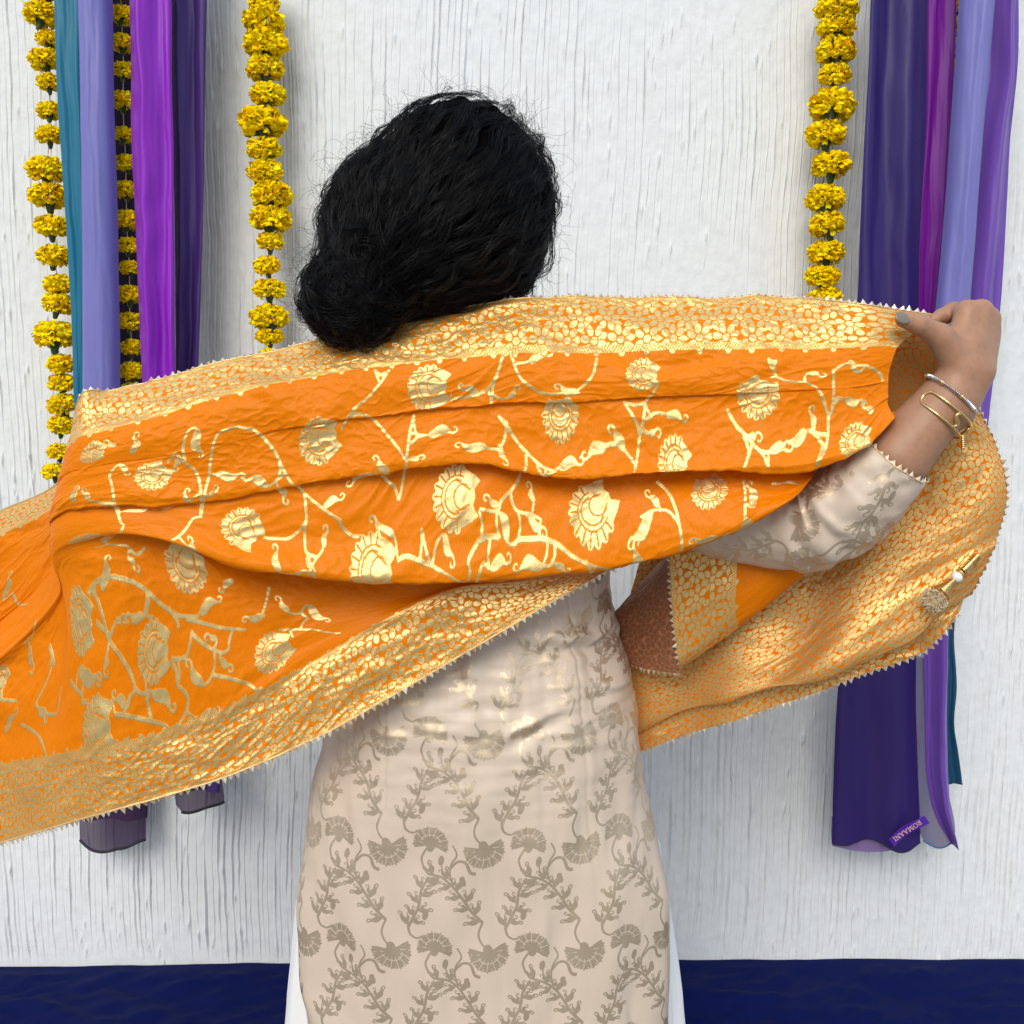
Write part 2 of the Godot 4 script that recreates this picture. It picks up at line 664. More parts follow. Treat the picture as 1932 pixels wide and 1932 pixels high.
# ---------------------------------------------------------------- marigold garlands
func marigold(seed_: int) -> ArrayMesh:
	var r := RandomNumberGenerator.new()
	r.seed = seed_
	var v := PackedVector3Array()
	var n := PackedVector3Array()
	var c := PackedColorArray()
	var idx := PackedInt32Array()
	var count := 300
	for k in count:
		var f := (k + 0.5) / count
		var th := acos(1.0 - f * 1.75)
		var ph := k * 2.39996 + r.randf_range(-0.3, 0.3)
		var axis := Vector3(sin(th) * cos(ph), cos(th), sin(th) * sin(ph))
		var side := axis.cross(Vector3(r.randf_range(-1, 1), r.randf_range(-0.6, 0.6), r.randf_range(-1, 1))).normalized()
		var face := side.cross(axis)
		var length := r.randf_range(0.86, 1.10) * (1.0 if th > 0.5 else 0.92)
		var wide := r.randf_range(0.10, 0.19)
		var bend := r.randf_range(-0.25, 0.35)
		var tint := r.randf()
		var col := Color(0.99, 0.76, 0.004).lerp(Color(0.99, 0.60, 0.002), tint * tint)
		if r.randf() < 0.3:
			col = Color(0.99, 0.83, 0.008)
		var ruffle := r.randf_range(0.03, 0.08)
		var shift := r.randf() * TAU
		var base := v.size()
		var curl := r.randf_range(0.25, 0.95)
		for j in 4:
			var q := j / 3.0
			for i in 5:
				var e := i / 2.0 - 1.0
				var w := wide * (0.35 + 0.65 * sin(q * 1.75))
				# stands up from the heart of the flower, then rolls outwards so that its face shows
				var pos := axis * (0.46 + (length - 0.46) * sin(q * 1.35) / 0.9757 - 0.10 * e * e * q - 0.05 * q * q * q)
				pos += side * e * w + face * (curl * 0.34 * q * q + ruffle * q * sin(e * 4.0 + shift))
				pos.y *= 0.88
				v.append(pos)
				c.append(col)
				n.append(face)
		for j in 3:
			for i in 4:
				var a := base + j * 5 + i
				idx.append_array([a, a + 1, a + 5, a + 1, a + 6, a + 5])
	# true normals
	for i in n.size():
		n[i] = Vector3.ZERO
	for t in range(0, idx.size(), 3):
		var nn := (v[idx[t + 2]] - v[idx[t]]).cross(v[idx[t + 1]] - v[idx[t]])
		for q in 3:
			n[idx[t + q]] += nn
	for i in n.size():
		n[i] = n[i].normalized()
	return arrays(v, n, idx, PackedVector2Array(), c)


func calyx_mesh() -> ArrayMesh:
	var prof := [[0.05, -1.12], [0.13, -1.05], [0.17, -0.85], [0.21, -0.62], [0.26, -0.42], [0.36, -0.22]]
	var p := PackedVector3Array()
	for q in prof:
		for i in 12:
			var a := TAU * i / 12.0
			var rr: float = q[0] * (1.0 + 0.12 * cos(a * 5.0))
			p.append(Vector3(cos(a) * rr, q[1], sin(a) * rr))
	return grid_mesh(p, 12, prof.size(), PackedVector2Array(), true)


func garlands():
	var blooms := []
	for k in 6:
		blooms.append(marigold(900 + k))
	var cup := calyx_mesh()
	var one := Node3D.new()
	var lists := [
		["yellow marigold garland hanging at the far left beside the teal drape", 1.66,
			[[84, -22, 62], [80, 28, 66], [92, 75, 46], [84, 113, 58], [92, 155, 46], [94, 210, 50], [94, 255, 52], [88, 320, 74], [92, 370, 74], [98, 427, 64], [102, 482, 64], [110, 537, 56], [110, 573, 60], [103, 632, 77], [116, 687, 54], [117, 723, 54], [117, 763, 58], [117, 802, 54], [112, 852, 48], [104, 890, 50], [108, 940, 50]]],
		["yellow marigold garland hanging between the lilac tube drape and the bright purple drape", 1.64,
			[[226, -20, 46], [230, 28, 50], [231, 82, 46], [234, 132, 44], [231, 190, 54], [235, 255, 44], [237, 307, 44], [238, 358, 50], [239, 415, 52], [241, 463, 44], [245, 505, 40], [244, 556, 52], [245, 606, 52], [249, 655, 44], [248, 700, 48], [249, 738, 44], [251, 785, 46]]],
		["yellow marigold garland hanging alone on the bare wall, left of the person's hair", 1.68,
			[[497, -38, 70], [498, 3, 58], [498, 39, 78], [501, 84, 82], [500, 130, 70], [505, 179, 67], [496, 232, 88], [498, 281, 68], [500, 323, 69], [512, 369, 78], [511, 413, 80], [510, 456, 52], [503, 502, 52], [508, 546, 63], [507, 598, 77], [509, 634, 54], [510, 680, 60], [510, 725, 56]]],
		["yellow marigold garland hanging beside the wide indigo drape on the right", 1.67,
			[[1579, -24, 74], [1579, 15, 80], [1579, 52, 70], [1576, 98, 72], [1574, 141, 60], [1570, 200, 86], [1558, 254, 74], [1568, 311, 76], [1557, 375, 75], [1560, 424, 68], [1558, 477, 70], [1552, 521, 66], [1557, 563, 66], [1556, 610, 62]]],
		["marigold garland almost hidden behind the lilac drape on the right", 1.665,
			[[1808, -30, 50], [1806, 14, 52], [1806, 52, 50], [1804, 92, 48], [1803, 130, 48], [1800, 170, 46], [1798, 212, 46]]]]
	var k := 0
	for g in lists:
		var d: float = g[1]
		var s: Array = g[2]
		var first := at(s[0][0], s[0][1], d)
		var o := thing("marigold_garland", g[0], "garland", "marigold garlands on the wall", first)
		var path := PackedVector3Array([Vector3(0, 0.15, 0)])
		var rr := PackedFloat32Array([0.0008])
		for f in s:
			var here := at(f[0], f[1], d) - first
			path.append(here)
			rr.append(0.0008)
			var size: float = f[2] * 0.5 / per_metre(d) * 1.0
			var fl := part("flower", blooms[k % 6], M.petal, o)
			var b := Basis(Vector3.UP, rng.randf() * TAU)
			b = Basis(Vector3(rng.randf_range(-1, 1), 0, rng.randf_range(-1, 1)).normalized(), rng.randf_range(0.0, 0.30)) * b
			fl.transform = Transform3D(b.scaled(Vector3(size, size * rng.randf_range(0.78, 0.90), size)), here)
			part("calyx", cup, M.leaf, fl)
			k += 1
		var soup := Soup.new()
		soup.tube(path, rr, 5)
		part("string", soup.mesh(), M.string, o)
	one.free()


# ---------------------------------------------------------------- the shawl
# control rows of the cloth, from its upper border down to its lower one; each row runs from the left to the right:
# [name, weight of its own depth, x of 16 points, y of 16 points]
const SHAWL_ROWS := [
	[0.050, [-130, 0, 118, 148, 210, 310, 450, 600, 750, 900, 1050, 1200, 1350, 1500, 1620, 1758], [1035, 965, 900, 752, 736, 708, 672, 640, 602, 575, 562, 560, 562, 565, 573, 592]],
	[0.026, [-130, 0, 116, 138, 205, 308, 450, 600, 750, 900, 1050, 1200, 1350, 1500, 1615, 1726], [1060, 990, 925, 800, 778, 755, 715, 680, 645, 620, 610, 608, 609, 611, 616, 625]],
	[0.008, [-130, 0, 114, 128, 200, 305, 450, 600, 750, 900, 1050, 1200, 1350, 1500, 1610, 1696], [1082, 1012, 945, 845, 813, 782, 743, 708, 688, 674, 667, 663, 661, 658, 655, 652]],
	[0.000, [-130, 0, 110, 118, 195, 305, 450, 600, 750, 900, 1050, 1200, 1350, 1500, 1610, 1684], [1120, 1050, 968, 880, 850, 822, 782, 748, 725, 714, 710, 706, 704, 700, 694, 680]],
	[-0.003, [-130, 0, 106, 110, 190, 300, 450, 600, 750, 900, 1050, 1200, 1350, 1500, 1610, 1677], [1150, 1080, 990, 903, 875, 858, 826, 793, 778, 764, 755, 748, 742, 735, 728, 715]],
	[0.002, [-130, 0, 106, 109, 190, 300, 450, 600, 750, 900, 1050, 1200, 1350, 1500, 1610, 1676], [1158, 1088, 996, 911, 883, 867, 835, 802, 786, 771, 762, 755, 749, 742, 735, 722]],
	[0.000, [-130, 0, 106, 106, 190, 300, 450, 600, 750, 900, 1050, 1200, 1350, 1500, 1610, 1674], [1185, 1115, 1016, 928, 903, 892, 868, 838, 822, 812, 806, 800, 795, 788, 780, 755]],
	[-0.008, [-130, 0, 106, 103, 190, 300, 450, 600, 750, 900, 1050, 1200, 1350, 1500, 1612, 1678], [1210, 1140, 1038, 950, 926, 920, 902, 878, 858, 850, 866, 862, 856, 850, 826, 770]],
	[-0.014, [-130, 0, 106, 100, 189, 300, 450, 600, 750, 900, 1050, 1200, 1350, 1500, 1622, 1690], [1235, 1165, 1060, 974, 948, 948, 932, 908, 885, 874, 902, 895, 888, 886, 850, 789]],
	[0.017, [-130, 0, 106, 99, 189, 300, 450, 600, 750, 900, 1050, 1200, 1350, 1500, 1618, 1684], [1245, 1175, 1068, 983, 957, 957, 943, 920, 895, 876, 889, 882, 874, 872, 836, 778]],
	[-0.004, [-130, 0, 106, 98, 189, 300, 450, 600, 750, 900, 1050, 1200, 1350, 1493, 1566, 1640], [1265, 1195, 1084, 1008, 985, 988, 1015, 1022, 1010, 990, 985, 972, 945, 924, 862, 812]],
	[-0.012, [-130, 0, 107, 100, 189, 300, 450, 600, 750, 900, 1050, 1200, 1350, 1488, 1548, 1610], [1300, 1225, 1112, 1040, 1008, 1018, 1068, 1092, 1102, 1098, 1084, 1064, 1016, 942, 868, 822]],
	[0.050, [-130, 0, 108, 104, 190, 300, 450, 600, 750, 900, 1040, 1170, 1300, 1430, 1510, 1580], [1312, 1237, 1124, 1056, 1022, 1006, 1035, 1058, 1066, 1062, 1048, 1030, 985, 915, 858, 815]],
	[0.054, [-130, 0, 112, 118, 200, 310, 450, 600, 740, 880, 1020, 1140, 1250, 1380, 1480, 1560], [1340, 1265, 1150, 1090, 1062, 1062, 1100, 1120, 1122, 1106, 1083, 1050, 1000, 925, 870, 825]],
	[0.046, [-130, 0, 105, 140, 215, 315, 450, 595, 735, 870, 1010, 1130, 1240, 1370, 1470, 1550], [1410, 1340, 1268, 1215, 1185, 1165, 1170, 1175, 1148, 1112, 1088, 1052, 1000, 925, 870, 825]],
	[0.040, [-130, 0, 75, 140, 215, 313, 445, 590, 720, 855, 1000, 1125, 1235, 1365, 1465, 1545], [1465, 1442, 1430, 1417, 1402, 1379, 1325, 1248, 1172, 1112, 1092, 1056, 1002, 928, 870, 825]],
	[0.034, [-130, 0, 72, 137, 212, 306, 440, 595, 735, 875, 1010, 1130, 1238, 1368, 1468, 1548], [1545, 1518, 1500, 1485, 1467, 1443, 1395, 1320, 1240, 1166, 1120, 1070, 1006, 932, 871, 826]],
	[0.030, [-130, 0, 70, 135, 210, 300, 435, 600, 750, 895, 1020, 1135, 1240, 1370, 1470, 1550], [1622, 1590, 1570, 1551, 1530, 1505, 1463, 1390, 1307, 1222, 1148, 1082, 1012, 936, 872, 828]]]
# how far off the cloth hangs, column by column, at the upper rows and at the lower ones
const SHAWL_UP := [1.17, 1.15, 1.105, 1.050, 1.030, 1.030, 1.035, 1.040, 1.045, 1.050, 1.050, 1.047, 1.038, 1.026, 1.020, 1.022]
const SHAWL_LOW := [1.09, 1.08, 1.065, 1.050, 1.032, 1.030, 1.030, 1.035, 1.040, 1.045, 1.050, 1.052, 1.044, 1.034, 1.032, 1.034]
# how strongly the three folds stand out, column by column
const FOLD_A := [0.0, 0.0, 0.0, 0.0, 0.0, 0.1, 0.2, 0.6, 0.9, 1.0, 1.0, 0.8, 0.5, 0.2, 0.1, 0.0]
const FOLD_B := [0.0, 0.0, 0.0, 0.1, 0.2, 0.2, 0.2, 0.3, 0.5, 0.7, 1.0, 1.0, 1.0, 1.0, 1.0, 0.8]
const FOLD_C := [0.0, 0.0, 0.0, 0.05, 0.15, 0.45, 1.0, 1.0, 1.0, 1.0, 1.0, 1.0, 1.0, 1.0, 1.2, 1.2]
const EDGE_ROWS := 17
var shawl_u := PackedFloat32Array()
var shawl_v := PackedFloat32Array()


func shawl_knots() -> Array:
	var rows := []
	for r in SHAWL_ROWS.size():
		var row := []
		for c in 16:
			var low := smoothstep(9.0, 13.0, float(r))
			var d: float = lerpf(SHAWL_UP[c], SHAWL_LOW[c], low)
			var own: float = SHAWL_ROWS[r][0]
			if r <= 2:
				own *= 1.0 if c > 3 and c < 14 else 0.35
			elif r <= 5:
				own *= FOLD_A[c]
			elif r <= 9:
				own *= FOLD_B[c]
			elif r <= 12:
				own *= FOLD_C[c]
				if c >= 14:
					own += 0.010 if r == 10 else 0.022
			else:
				own *= [0.4, 0.3, 0.2, 0.1, 0.18, 0.45, 0.8][c] if c < 7 else 1.0
			row.append(at(SHAWL_ROWS[r][1][c], SHAWL_ROWS[r][2][c], d + own))
		rows.append(row)
	# cloth lengths along both ways, the mean of what the knots say
	shawl_u.clear()
	shawl_v.clear()
	var s := 0.0
	for c in 16:
		if c > 0:
			s += (rows[3][c].distance_to(rows[3][c - 1]) + rows[8][c].distance_to(rows[8][c - 1]) + rows[15][c].distance_to(rows[15][c - 1])) / 3.0 if c < 12 else rows[5][c].distance_to(rows[5][c - 1])
		shawl_u.append(s)
	s = 0.0
	for r in rows.size():
		if r > 0:
			var e := 0.0
			for c in [5, 6, 7, 8]:
				e += rows[r][c].distance_to(rows[r - 1][c]) / 4.0
			s += e
		shawl_v.append(s)
	return rows


func grid_of_knots(rows: Array, nu: int, nv: int, us := PackedFloat32Array(), vs := PackedFloat32Array()) -> Array:
	var nc: int = rows[0].size()
	var nr := rows.size()
	var lines := []
	for r in nr:
		var line := PackedVector3Array()
		for i in nu:
			line.append(cr3(rows[r], float(i) / (nu - 1) * (nc - 1)))
		lines.append(line)
	var p := PackedVector3Array()
	p.resize(nu * nv)
	var uv := PackedVector2Array()
	uv.resize(nu * nv)
	for j in nv:
		var f := float(j) / (nv - 1) * (nr - 1)
		var k := clampi(int(floor(f)), 0, nr - 2)
		var t := f - k
		var a: PackedVector3Array = lines[maxi(k - 1, 0)]
		var b: PackedVector3Array = lines[k]
		var c: PackedVector3Array = lines[k + 1]
		var d: PackedVector3Array = lines[mini(k + 2, nr - 1)]
		for i in nu:
			p[j * nu + i] = b[i].cubic_interpolate(c[i], a[i], d[i], t)
			if us.size():
				var g := float(i) / (nu - 1) * (nc - 1)
				var m := clampi(int(floor(g)), 0, nc - 2)
				uv[j * nu + i] = Vector2(cr(us[maxi(m - 1, 0)], us[m], us[m + 1], us[mini(m + 2, nc - 1)], g - m), cr(vs[maxi(k - 1, 0)], vs[k], vs[k + 1], vs[mini(k + 2, nr - 1)], t))
	return [p, uv]


# small creases pressed into a cloth along its normals: u and v in metres
func crumple(p: PackedVector3Array, uv: PackedVector2Array, nu: int, nv: int, amount: float, seed_: int) -> PackedVector3Array:
	var n := grid_normals(p, nu, nv)
	var moved := p.duplicate()
	var f := FastNoiseLite.new()
	f.seed = seed_
	f.frequency = 1.0
	f.fractal_octaves = 2
	for k in p.size():
		var u := uv[k].x
		var v := uv[k].y
		# where the cloth is gathered close the creases cannot stand as high
		var right_ := k + 1 if k % nu < nu - 1 else k - 1
		var below := k + nu if k + nu < p.size() else k - nu
		var open_ := minf(p[k].distance_to(p[right_]) / maxf(uv[k].distance_to(uv[right_]), 1e-6), p[k].distance_to(p[below]) / maxf(uv[k].distance_to(uv[below]), 1e-6))
		open_ = clampf(open_, 0.0, 1.0)
		var warp := f.get_noise_2d(u * 3.0, v * 3.0) * 0.05
		# soft swells, then short creases in some places only, then the crinkle of the silk
		var e := f.get_noise_2d(u * 6.0 + 3.0, (v + warp) * 15.0) * 0.0066
		var here := smoothstep(-0.15, 0.35, f.get_noise_2d(u * 5.0 + 80.0, v * 9.0))
		var crease := 1.0 - absf(f.get_noise_2d(u * 11.0 + 50.0, (v + warp) * 38.0 + u * 7.0)) * 4.0
		e += maxf(crease, -0.2) * 0.0016 * here
		crease = 1.0 - absf(f.get_noise_2d(u * 30.0 - v * 22.0, v * 52.0 + u * 6.0 + 20.0)) * 3.5
		e += maxf(crease, -0.2) * 0.0009 * (1.2 - here)
		e += f.get_noise_2d(u * 60.0 + 11.0, v * 120.0) * 0.0005
		moved[k] = p[k] + n[k] * e * amount * open_ * open_
	return moved


# ---------------------------------------------------------------- the pattern woven into the shawl, in millimetres of cloth
# lotus flowers: place, direction of the fan, radius
const LOTUS := [[670, 85, -175, 23], [698, 197, -174, 25], [838, 209, 138, 25], [805, 119, 82, 19], [612, 237, -176, 25], [887, 82, -177, 18], [918, 151, -164, 17], [556, 124, 170, 23], [385, 130, 143, 19], [474, 206, -138, 23], [317, 260, -146, 19], [414, 337, 101, 23], [292, 367, -170, 19], [377, 394, 180, 19], [511, 408, 160, 23], [321, 83, -174, 16], [311, 432, 173, 23], [98, 349, -147, 16], [1001, 107, 116, 22], [1093, 151, -162, 16], [953, 205, 76, 19]]
# vines: points
const VINES := [[754, 57, 762, 79, 772, 89, 786, 97, 799, 99, 809, 98], [746, 60, 742, 73, 736, 88, 734, 105], [740, 80, 730, 91, 718, 96, 692, 98], [841, 65, 838, 79, 832, 88, 821, 97], [628, 64, 620, 77, 608, 89, 592, 98], [614, 62, 618, 76], [742, 118, 752, 128, 762, 138, 772, 144, 784, 151, 799, 155], [750, 123, 748, 134, 742, 143, 730, 144], [770, 146, 770, 155, 762, 184, 754, 194, 744, 202, 740, 209, 720, 207], [782, 152, 786, 159, 790, 162], [654, 112, 650, 126, 648, 143, 646, 160, 642, 183, 638, 193], [586, 105, 600, 104, 614, 113, 628, 128, 638, 140, 646, 154], [614, 162, 626, 177, 634, 183, 638, 193], [652, 137, 658, 131, 668, 130], [754, 194, 756, 203, 762, 209, 776, 211, 786, 215], [762, 226, 784, 226, 801, 229, 815, 235, 832, 242, 847, 248, 857, 253], [742, 224, 724, 225, 716, 229, 710, 234, 712, 240, 710, 250], [799, 229, 799, 235, 794, 240, 786, 240], [830, 240, 834, 247, 836, 259], [712, 292, 722, 240, 732, 239], [624, 232, 636, 231, 646, 229, 660, 232, 676, 236, 692, 243, 704, 253], [662, 216, 666, 226, 670, 232, 676, 236], [578, 206, 590, 214, 604, 215, 618, 214], [868, 112, 879, 126, 883, 134], [889, 113, 887, 125, 883, 136, 881, 146, 878, 158], [891, 125, 899, 121, 909, 122], [851, 139, 862, 139, 870, 143, 879, 151], [901, 190, 912, 201, 918, 215, 922, 229, 924, 250], [885, 219, 897, 215, 911, 218, 920, 226], [432, 191, 436, 157, 440, 139, 442, 121, 448, 97, 462, 94, 470, 94], [432, 191, 432, 155, 426, 132, 416, 121, 407, 107], [484, 99, 496, 112, 509, 129, 515, 141, 525, 158, 540, 177, 562, 193, 578, 202], [513, 136, 513, 150, 504, 158], [540, 177, 542, 197, 540, 210, 542, 225, 554, 228], [432, 194, 424, 199, 416, 221, 403, 240], [395, 119, 407, 107], [416, 117, 414, 99, 418, 84, 426, 83], [340, 349, 357, 353, 371, 359, 386, 368, 402, 374, 413, 375, 424, 375], [371, 359, 371, 367, 366, 373], [413, 377, 430, 379, 450, 382, 478, 384], [393, 370, 402, 378, 403, 382], [310, 353, 319, 350, 329, 348], [317, 359, 321, 369, 326, 381, 337, 390, 350, 402, 356, 412, 350, 416], [296, 359, 313, 370, 328, 379], [122, 145, 145, 194], [179, 355, 194, 368], [264, 396, 289, 408], [160, 272, 152, 329, 137, 331], [186, 362, 186, 372, 181, 378], [352, 190, 346, 148, 342, 124], [353, 219, 351, 199, 346, 162], [523, 289, 536, 241, 554, 248], [488, 214, 509, 215, 523, 214, 536, 206, 542, 199], [502, 339, 500, 351, 496, 367], [515, 384, 538, 384, 558, 389, 586, 414], [538, 362, 546, 369], [442, 414, 466, 422, 484, 432, 498, 447], [395, 400, 411, 400, 416, 392, 418, 385], [420, 387, 434, 394, 452, 400, 460, 398], [326, 317, 340, 317], [353, 246, 356, 227], [356, 324, 364, 334, 374, 327], [289, 412, 305, 414, 328, 416], [333, 424, 353, 428, 376, 434, 390, 439, 395, 444], [403, 444, 413, 434, 414, 424, 403, 416], [374, 432, 370, 422, 370, 416], [140, 404, 169, 416, 197, 428, 219, 443], [174, 384, 169, 392, 190, 404, 217, 410], [103, 365, 130, 377], [971, 121, 979, 131, 989, 137, 1001, 145, 1011, 147], [987, 138, 991, 144, 991, 149, 987, 158], [1001, 145, 1005, 148, 1011, 158], [1058, 106, 1064, 118, 1068, 128, 1068, 136, 1067, 143, 1063, 152, 1055, 160], [1074, 82, 1074, 96, 1073, 117, 1071, 126], [1074, 120, 1077, 116, 1082, 117], [1051, 136, 1055, 138, 1063, 145], [1075, 82, 1082, 77, 1089, 76], [1104, 80, 1113, 88, 1120, 97, 1123, 107], [1011, 69, 1013, 76, 1016, 80], [1018, 71, 1016, 76], [1018, 87, 1031, 94, 1046, 96, 1058, 104], [987, 197, 989, 214, 987, 232, 985, 248], [1016, 202, 1034, 203, 1049, 214]]
# curled leaves: foot and tip
const LEAVES := [[730, 143, 702, 139], [742, 140, 750, 152], [668, 130, 694, 129], [612, 162, 590, 176], [628, 164, 618, 148], [650, 153, 660, 150], [803, 152, 824, 150], [752, 101, 758, 92], [772, 67, 794, 62], [851, 139, 832, 146], [868, 139, 858, 130], [893, 134, 899, 132], [909, 122, 926, 127], [722, 96, 704, 91], [778, 202, 776, 190], [772, 213, 788, 220], [742, 206, 732, 199], [752, 228, 740, 209], [634, 218, 614, 203], [684, 220, 694, 231], [732, 239, 750, 237], [788, 240, 762, 242], [799, 239, 809, 247], [866, 295, 876, 234], [897, 216, 874, 230], [903, 213, 891, 202], [824, 99, 805, 90], [446, 139, 472, 142], [440, 160, 446, 157], [502, 159, 478, 150], [511, 161, 517, 181], [540, 166, 548, 163], [560, 190, 578, 187], [426, 84, 434, 113], [409, 112, 405, 124], [416, 162, 416, 155], [409, 168, 388, 174], [355, 189, 380, 173], [346, 80, 337, 72], [363, 98, 363, 76], [353, 109, 357, 124], [322, 157, 315, 146], [306, 157, 310, 140], [337, 311, 336, 259], [356, 335, 360, 344], [325, 355, 333, 336], [426, 246, 424, 232], [464, 336, 454, 350], [513, 246, 511, 224], [542, 227, 550, 236], [560, 222, 564, 210], [335, 372, 342, 370], [366, 373, 351, 370], [371, 374, 385, 379], [426, 373, 448, 362], [145, 342, 152, 357], [324, 389, 321, 396], [295, 394, 311, 400], [525, 363, 515, 349], [544, 352, 568, 370], [446, 390, 438, 387], [450, 404, 462, 410], [432, 420, 418, 404], [107, 144, 117, 118], [498, 369, 478, 372], [370, 422, 368, 414], [374, 416, 395, 430], [228, 408, 228, 398], [176, 398, 194, 412], [282, 392, 313, 398], [428, 443, 446, 444], [348, 422, 333, 416], [107, 406, 130, 390], [1083, 117, 1099, 119], [1048, 136, 1029, 141], [1055, 136, 1051, 126], [1011, 146, 1029, 147], [993, 137, 999, 136], [1049, 84, 1061, 89], [1113, 135, 1103, 126], [1097, 89, 1094, 77], [987, 235, 999, 294], [959, 246, 936, 239], [997, 228, 991, 203]]


# a woven pattern: a map of silk (0) and gold (255), filled shape by shape
class Loom:
	var w: int
	var h: int
	var scale: float
	var wrap: bool
	var px: PackedByteArray

	func _init(w_: int, h_: int, scale_: float, wrap_ := false):
		w = w_
		h = h_
		scale = scale_
		wrap = wrap_
		px.resize(w * h)

	func fill(poly: PackedVector2Array, value: int):
		var n := poly.size()
		var lo := INF
		var hi := -INF
		for q in poly:
			lo = minf(lo, q.y)
			hi = maxf(hi, q.y)
		var ya := int(ceil(lo * scale - 0.5))
		var yb := int(floor(hi * scale - 0.5))
		if not wrap:
			ya = maxi(ya, 0)
			yb = mini(yb, h - 1)
		for y in range(ya, yb + 1):
			var yy := (y + 0.5) / scale
			var cut := PackedFloat32Array()
			for i in n:
				var a := poly[i]
				var b := poly[(i + 1) % n]
				if (a.y <= yy) != (b.y <= yy):
					cut.append(a.x + (yy - a.y) / (b.y - a.y) * (b.x - a.x))
			cut.sort()
			var row := posmod(y, h) * w
			for c in range(0, cut.size() - 1, 2):
				var xa := int(ceil(cut[c] * scale - 0.5))
				var xb := int(floor(cut[c + 1] * scale - 0.5))
				if wrap:
					for x in range(xa, xb + 1):
						px[row + posmod(x, w)] = value
				else:
					for x in range(maxi(xa, 0), mini(xb, w - 1) + 1):
						px[row + x] = value

	func ellipse(c: Vector2, rx: float, ry: float, turn: float, value: int, n := 14):
		var p := PackedVector2Array()
		for i in n:
			var a := TAU * i / n
			p.append(c + Vector2(cos(a) * rx, sin(a) * ry).rotated(turn))
		fill(p, value)

	# a curve through the points, ra wide at its start and rb at its end
	func stroke(pts: PackedVector2Array, ra: float, rb: float, value: int):
		var line := PackedVector2Array()
		var n := pts.size()
		for i in n - 1:
			for k in 5:
				line.append(pts[i].cubic_interpolate(pts[i + 1], pts[maxi(i - 1, 0)], pts[mini(i + 2, n - 1)], k / 5.0))
		line.append(pts[n - 1])
		var m := line.size()
		var l := PackedVector2Array()
		var r := PackedVector2Array()
		for i in m:
			var t := (line[mini(i + 1, m - 1)] - line[maxi(i - 1, 0)]).normalized()
			var o := Vector2(-t.y, t.x) * lerpf(ra, rb, float(i) / (m - 1))
			l.append(line[i] + o)
			r.append(line[i] - o)
		for i in m - 1:
			fill(PackedVector2Array([l[i], l[i + 1], r[i + 1], r[i]]), value)
			if value:
				ellipse(line[i], l[i].distance_to(line[i]), l[i].distance_to(line[i]), 0.0, value, 8)

	func arc(c: Vector2, r: float, a: float, b: float, thick: float, value: int):
		var p := PackedVector2Array()
		for i in 13:
			p.append(c + Vector2.from_angle(lerpf(a, b, i / 12.0)) * (r + thick))
		for i in 13:
			p.append(c + Vector2.from_angle(lerpf(b, a, i / 12.0)) * (r - thick))
		fill(p, value)

	func lotus(c: Vector2, turn: float, r: float):
		for k in 11:
			var a := turn + deg_to_rad(lerpf(-98.0, 98.0, k / 10.0))
			ellipse(c + Vector2.from_angle(a) * r * 0.70, r * 0.31, r * 0.185, a, 255)
		var back := PackedVector2Array()
		for q in [[0.25, -0.80], [-0.25, -0.86], [-0.72, -0.66], [-0.95, -0.50], [-0.72, -0.22], [-0.80, 0.0], [-0.72, 0.22], [-0.95, 0.50], [-0.72, 0.66], [-0.25, 0.86], [0.25, 0.80]]:
			back.append(c + Vector2(q[0], q[1]).rotated(turn) * r)
		fill(back, 255)
		ellipse(c, r * 0.60, r * 0.60, 0.0, 255, 22)
		for k in 11:
			var a := turn + deg_to_rad(lerpf(-108.0, 108.0, (k + 0.5) / 11.0))
			stroke(PackedVector2Array([c + Vector2.from_angle(a) * r * 0.63, c + Vector2.from_angle(a) * r * 0.95]), 0.0004, 0.0005, 0)
		arc(c, r * 0.62, turn - 2.0, turn + 2.0, 0.0004, 0)
		arc(c, r * 0.48, turn - 1.9, turn + 1.9, 0.0004, 0)
		var e := c + Vector2(-0.25, 0).rotated(turn) * r
		arc(e, r * 0.36, turn - 2.1, turn + 2.1, 0.0004, 0)
		for s in [-1.0, 1.0]:
			stroke(PackedVector2Array([c + Vector2(-0.55, 0.20 * s).rotated(turn) * r, c + Vector2(-0.20, 0.36 * s).rotated(turn) * r, c + Vector2(0.1, 0.50 * s).rotated(turn) * r]), 0.0004, 0.0004, 0)

	func leaf(a: Vector2, b: Vector2, side: float, fine := 1.0):
		var t := b - a
		var len_ := t.length()
		var o := Vector2(-t.y, t.x) / len_ * side
		var wide := len_ * 0.12 + 0.0011 * fine
		var up := PackedVector2Array()
		var dn := PackedVector2Array()
		for i in 11:
			var f := i / 10.0
			var mid := a + t * f + o * (sin(f * PI) * len_ * 0.13 - 0.05 * len_ * sin(f * TAU))
			var ww := wide * pow(sin(PI * pow(f, 0.85)), 0.8) + 0.0006 * fine
			up.append(mid + o * ww)
			dn.append(mid - o * ww)
		dn.reverse()
		up.append_array(dn)
		fill(up, 255)
		var u := t / len_
		var hook := PackedVector2Array([b, b + (u * 0.003 + o * 0.0005) * fine, b + (u * 0.0048 + o * 0.003) * fine, b + (u * 0.0025 + o * 0.005) * fine, b + (u * 0.0006 + o * 0.0040) * fine])
		stroke(hook, 0.0012 * fine, 0.0008 * fine, 255)

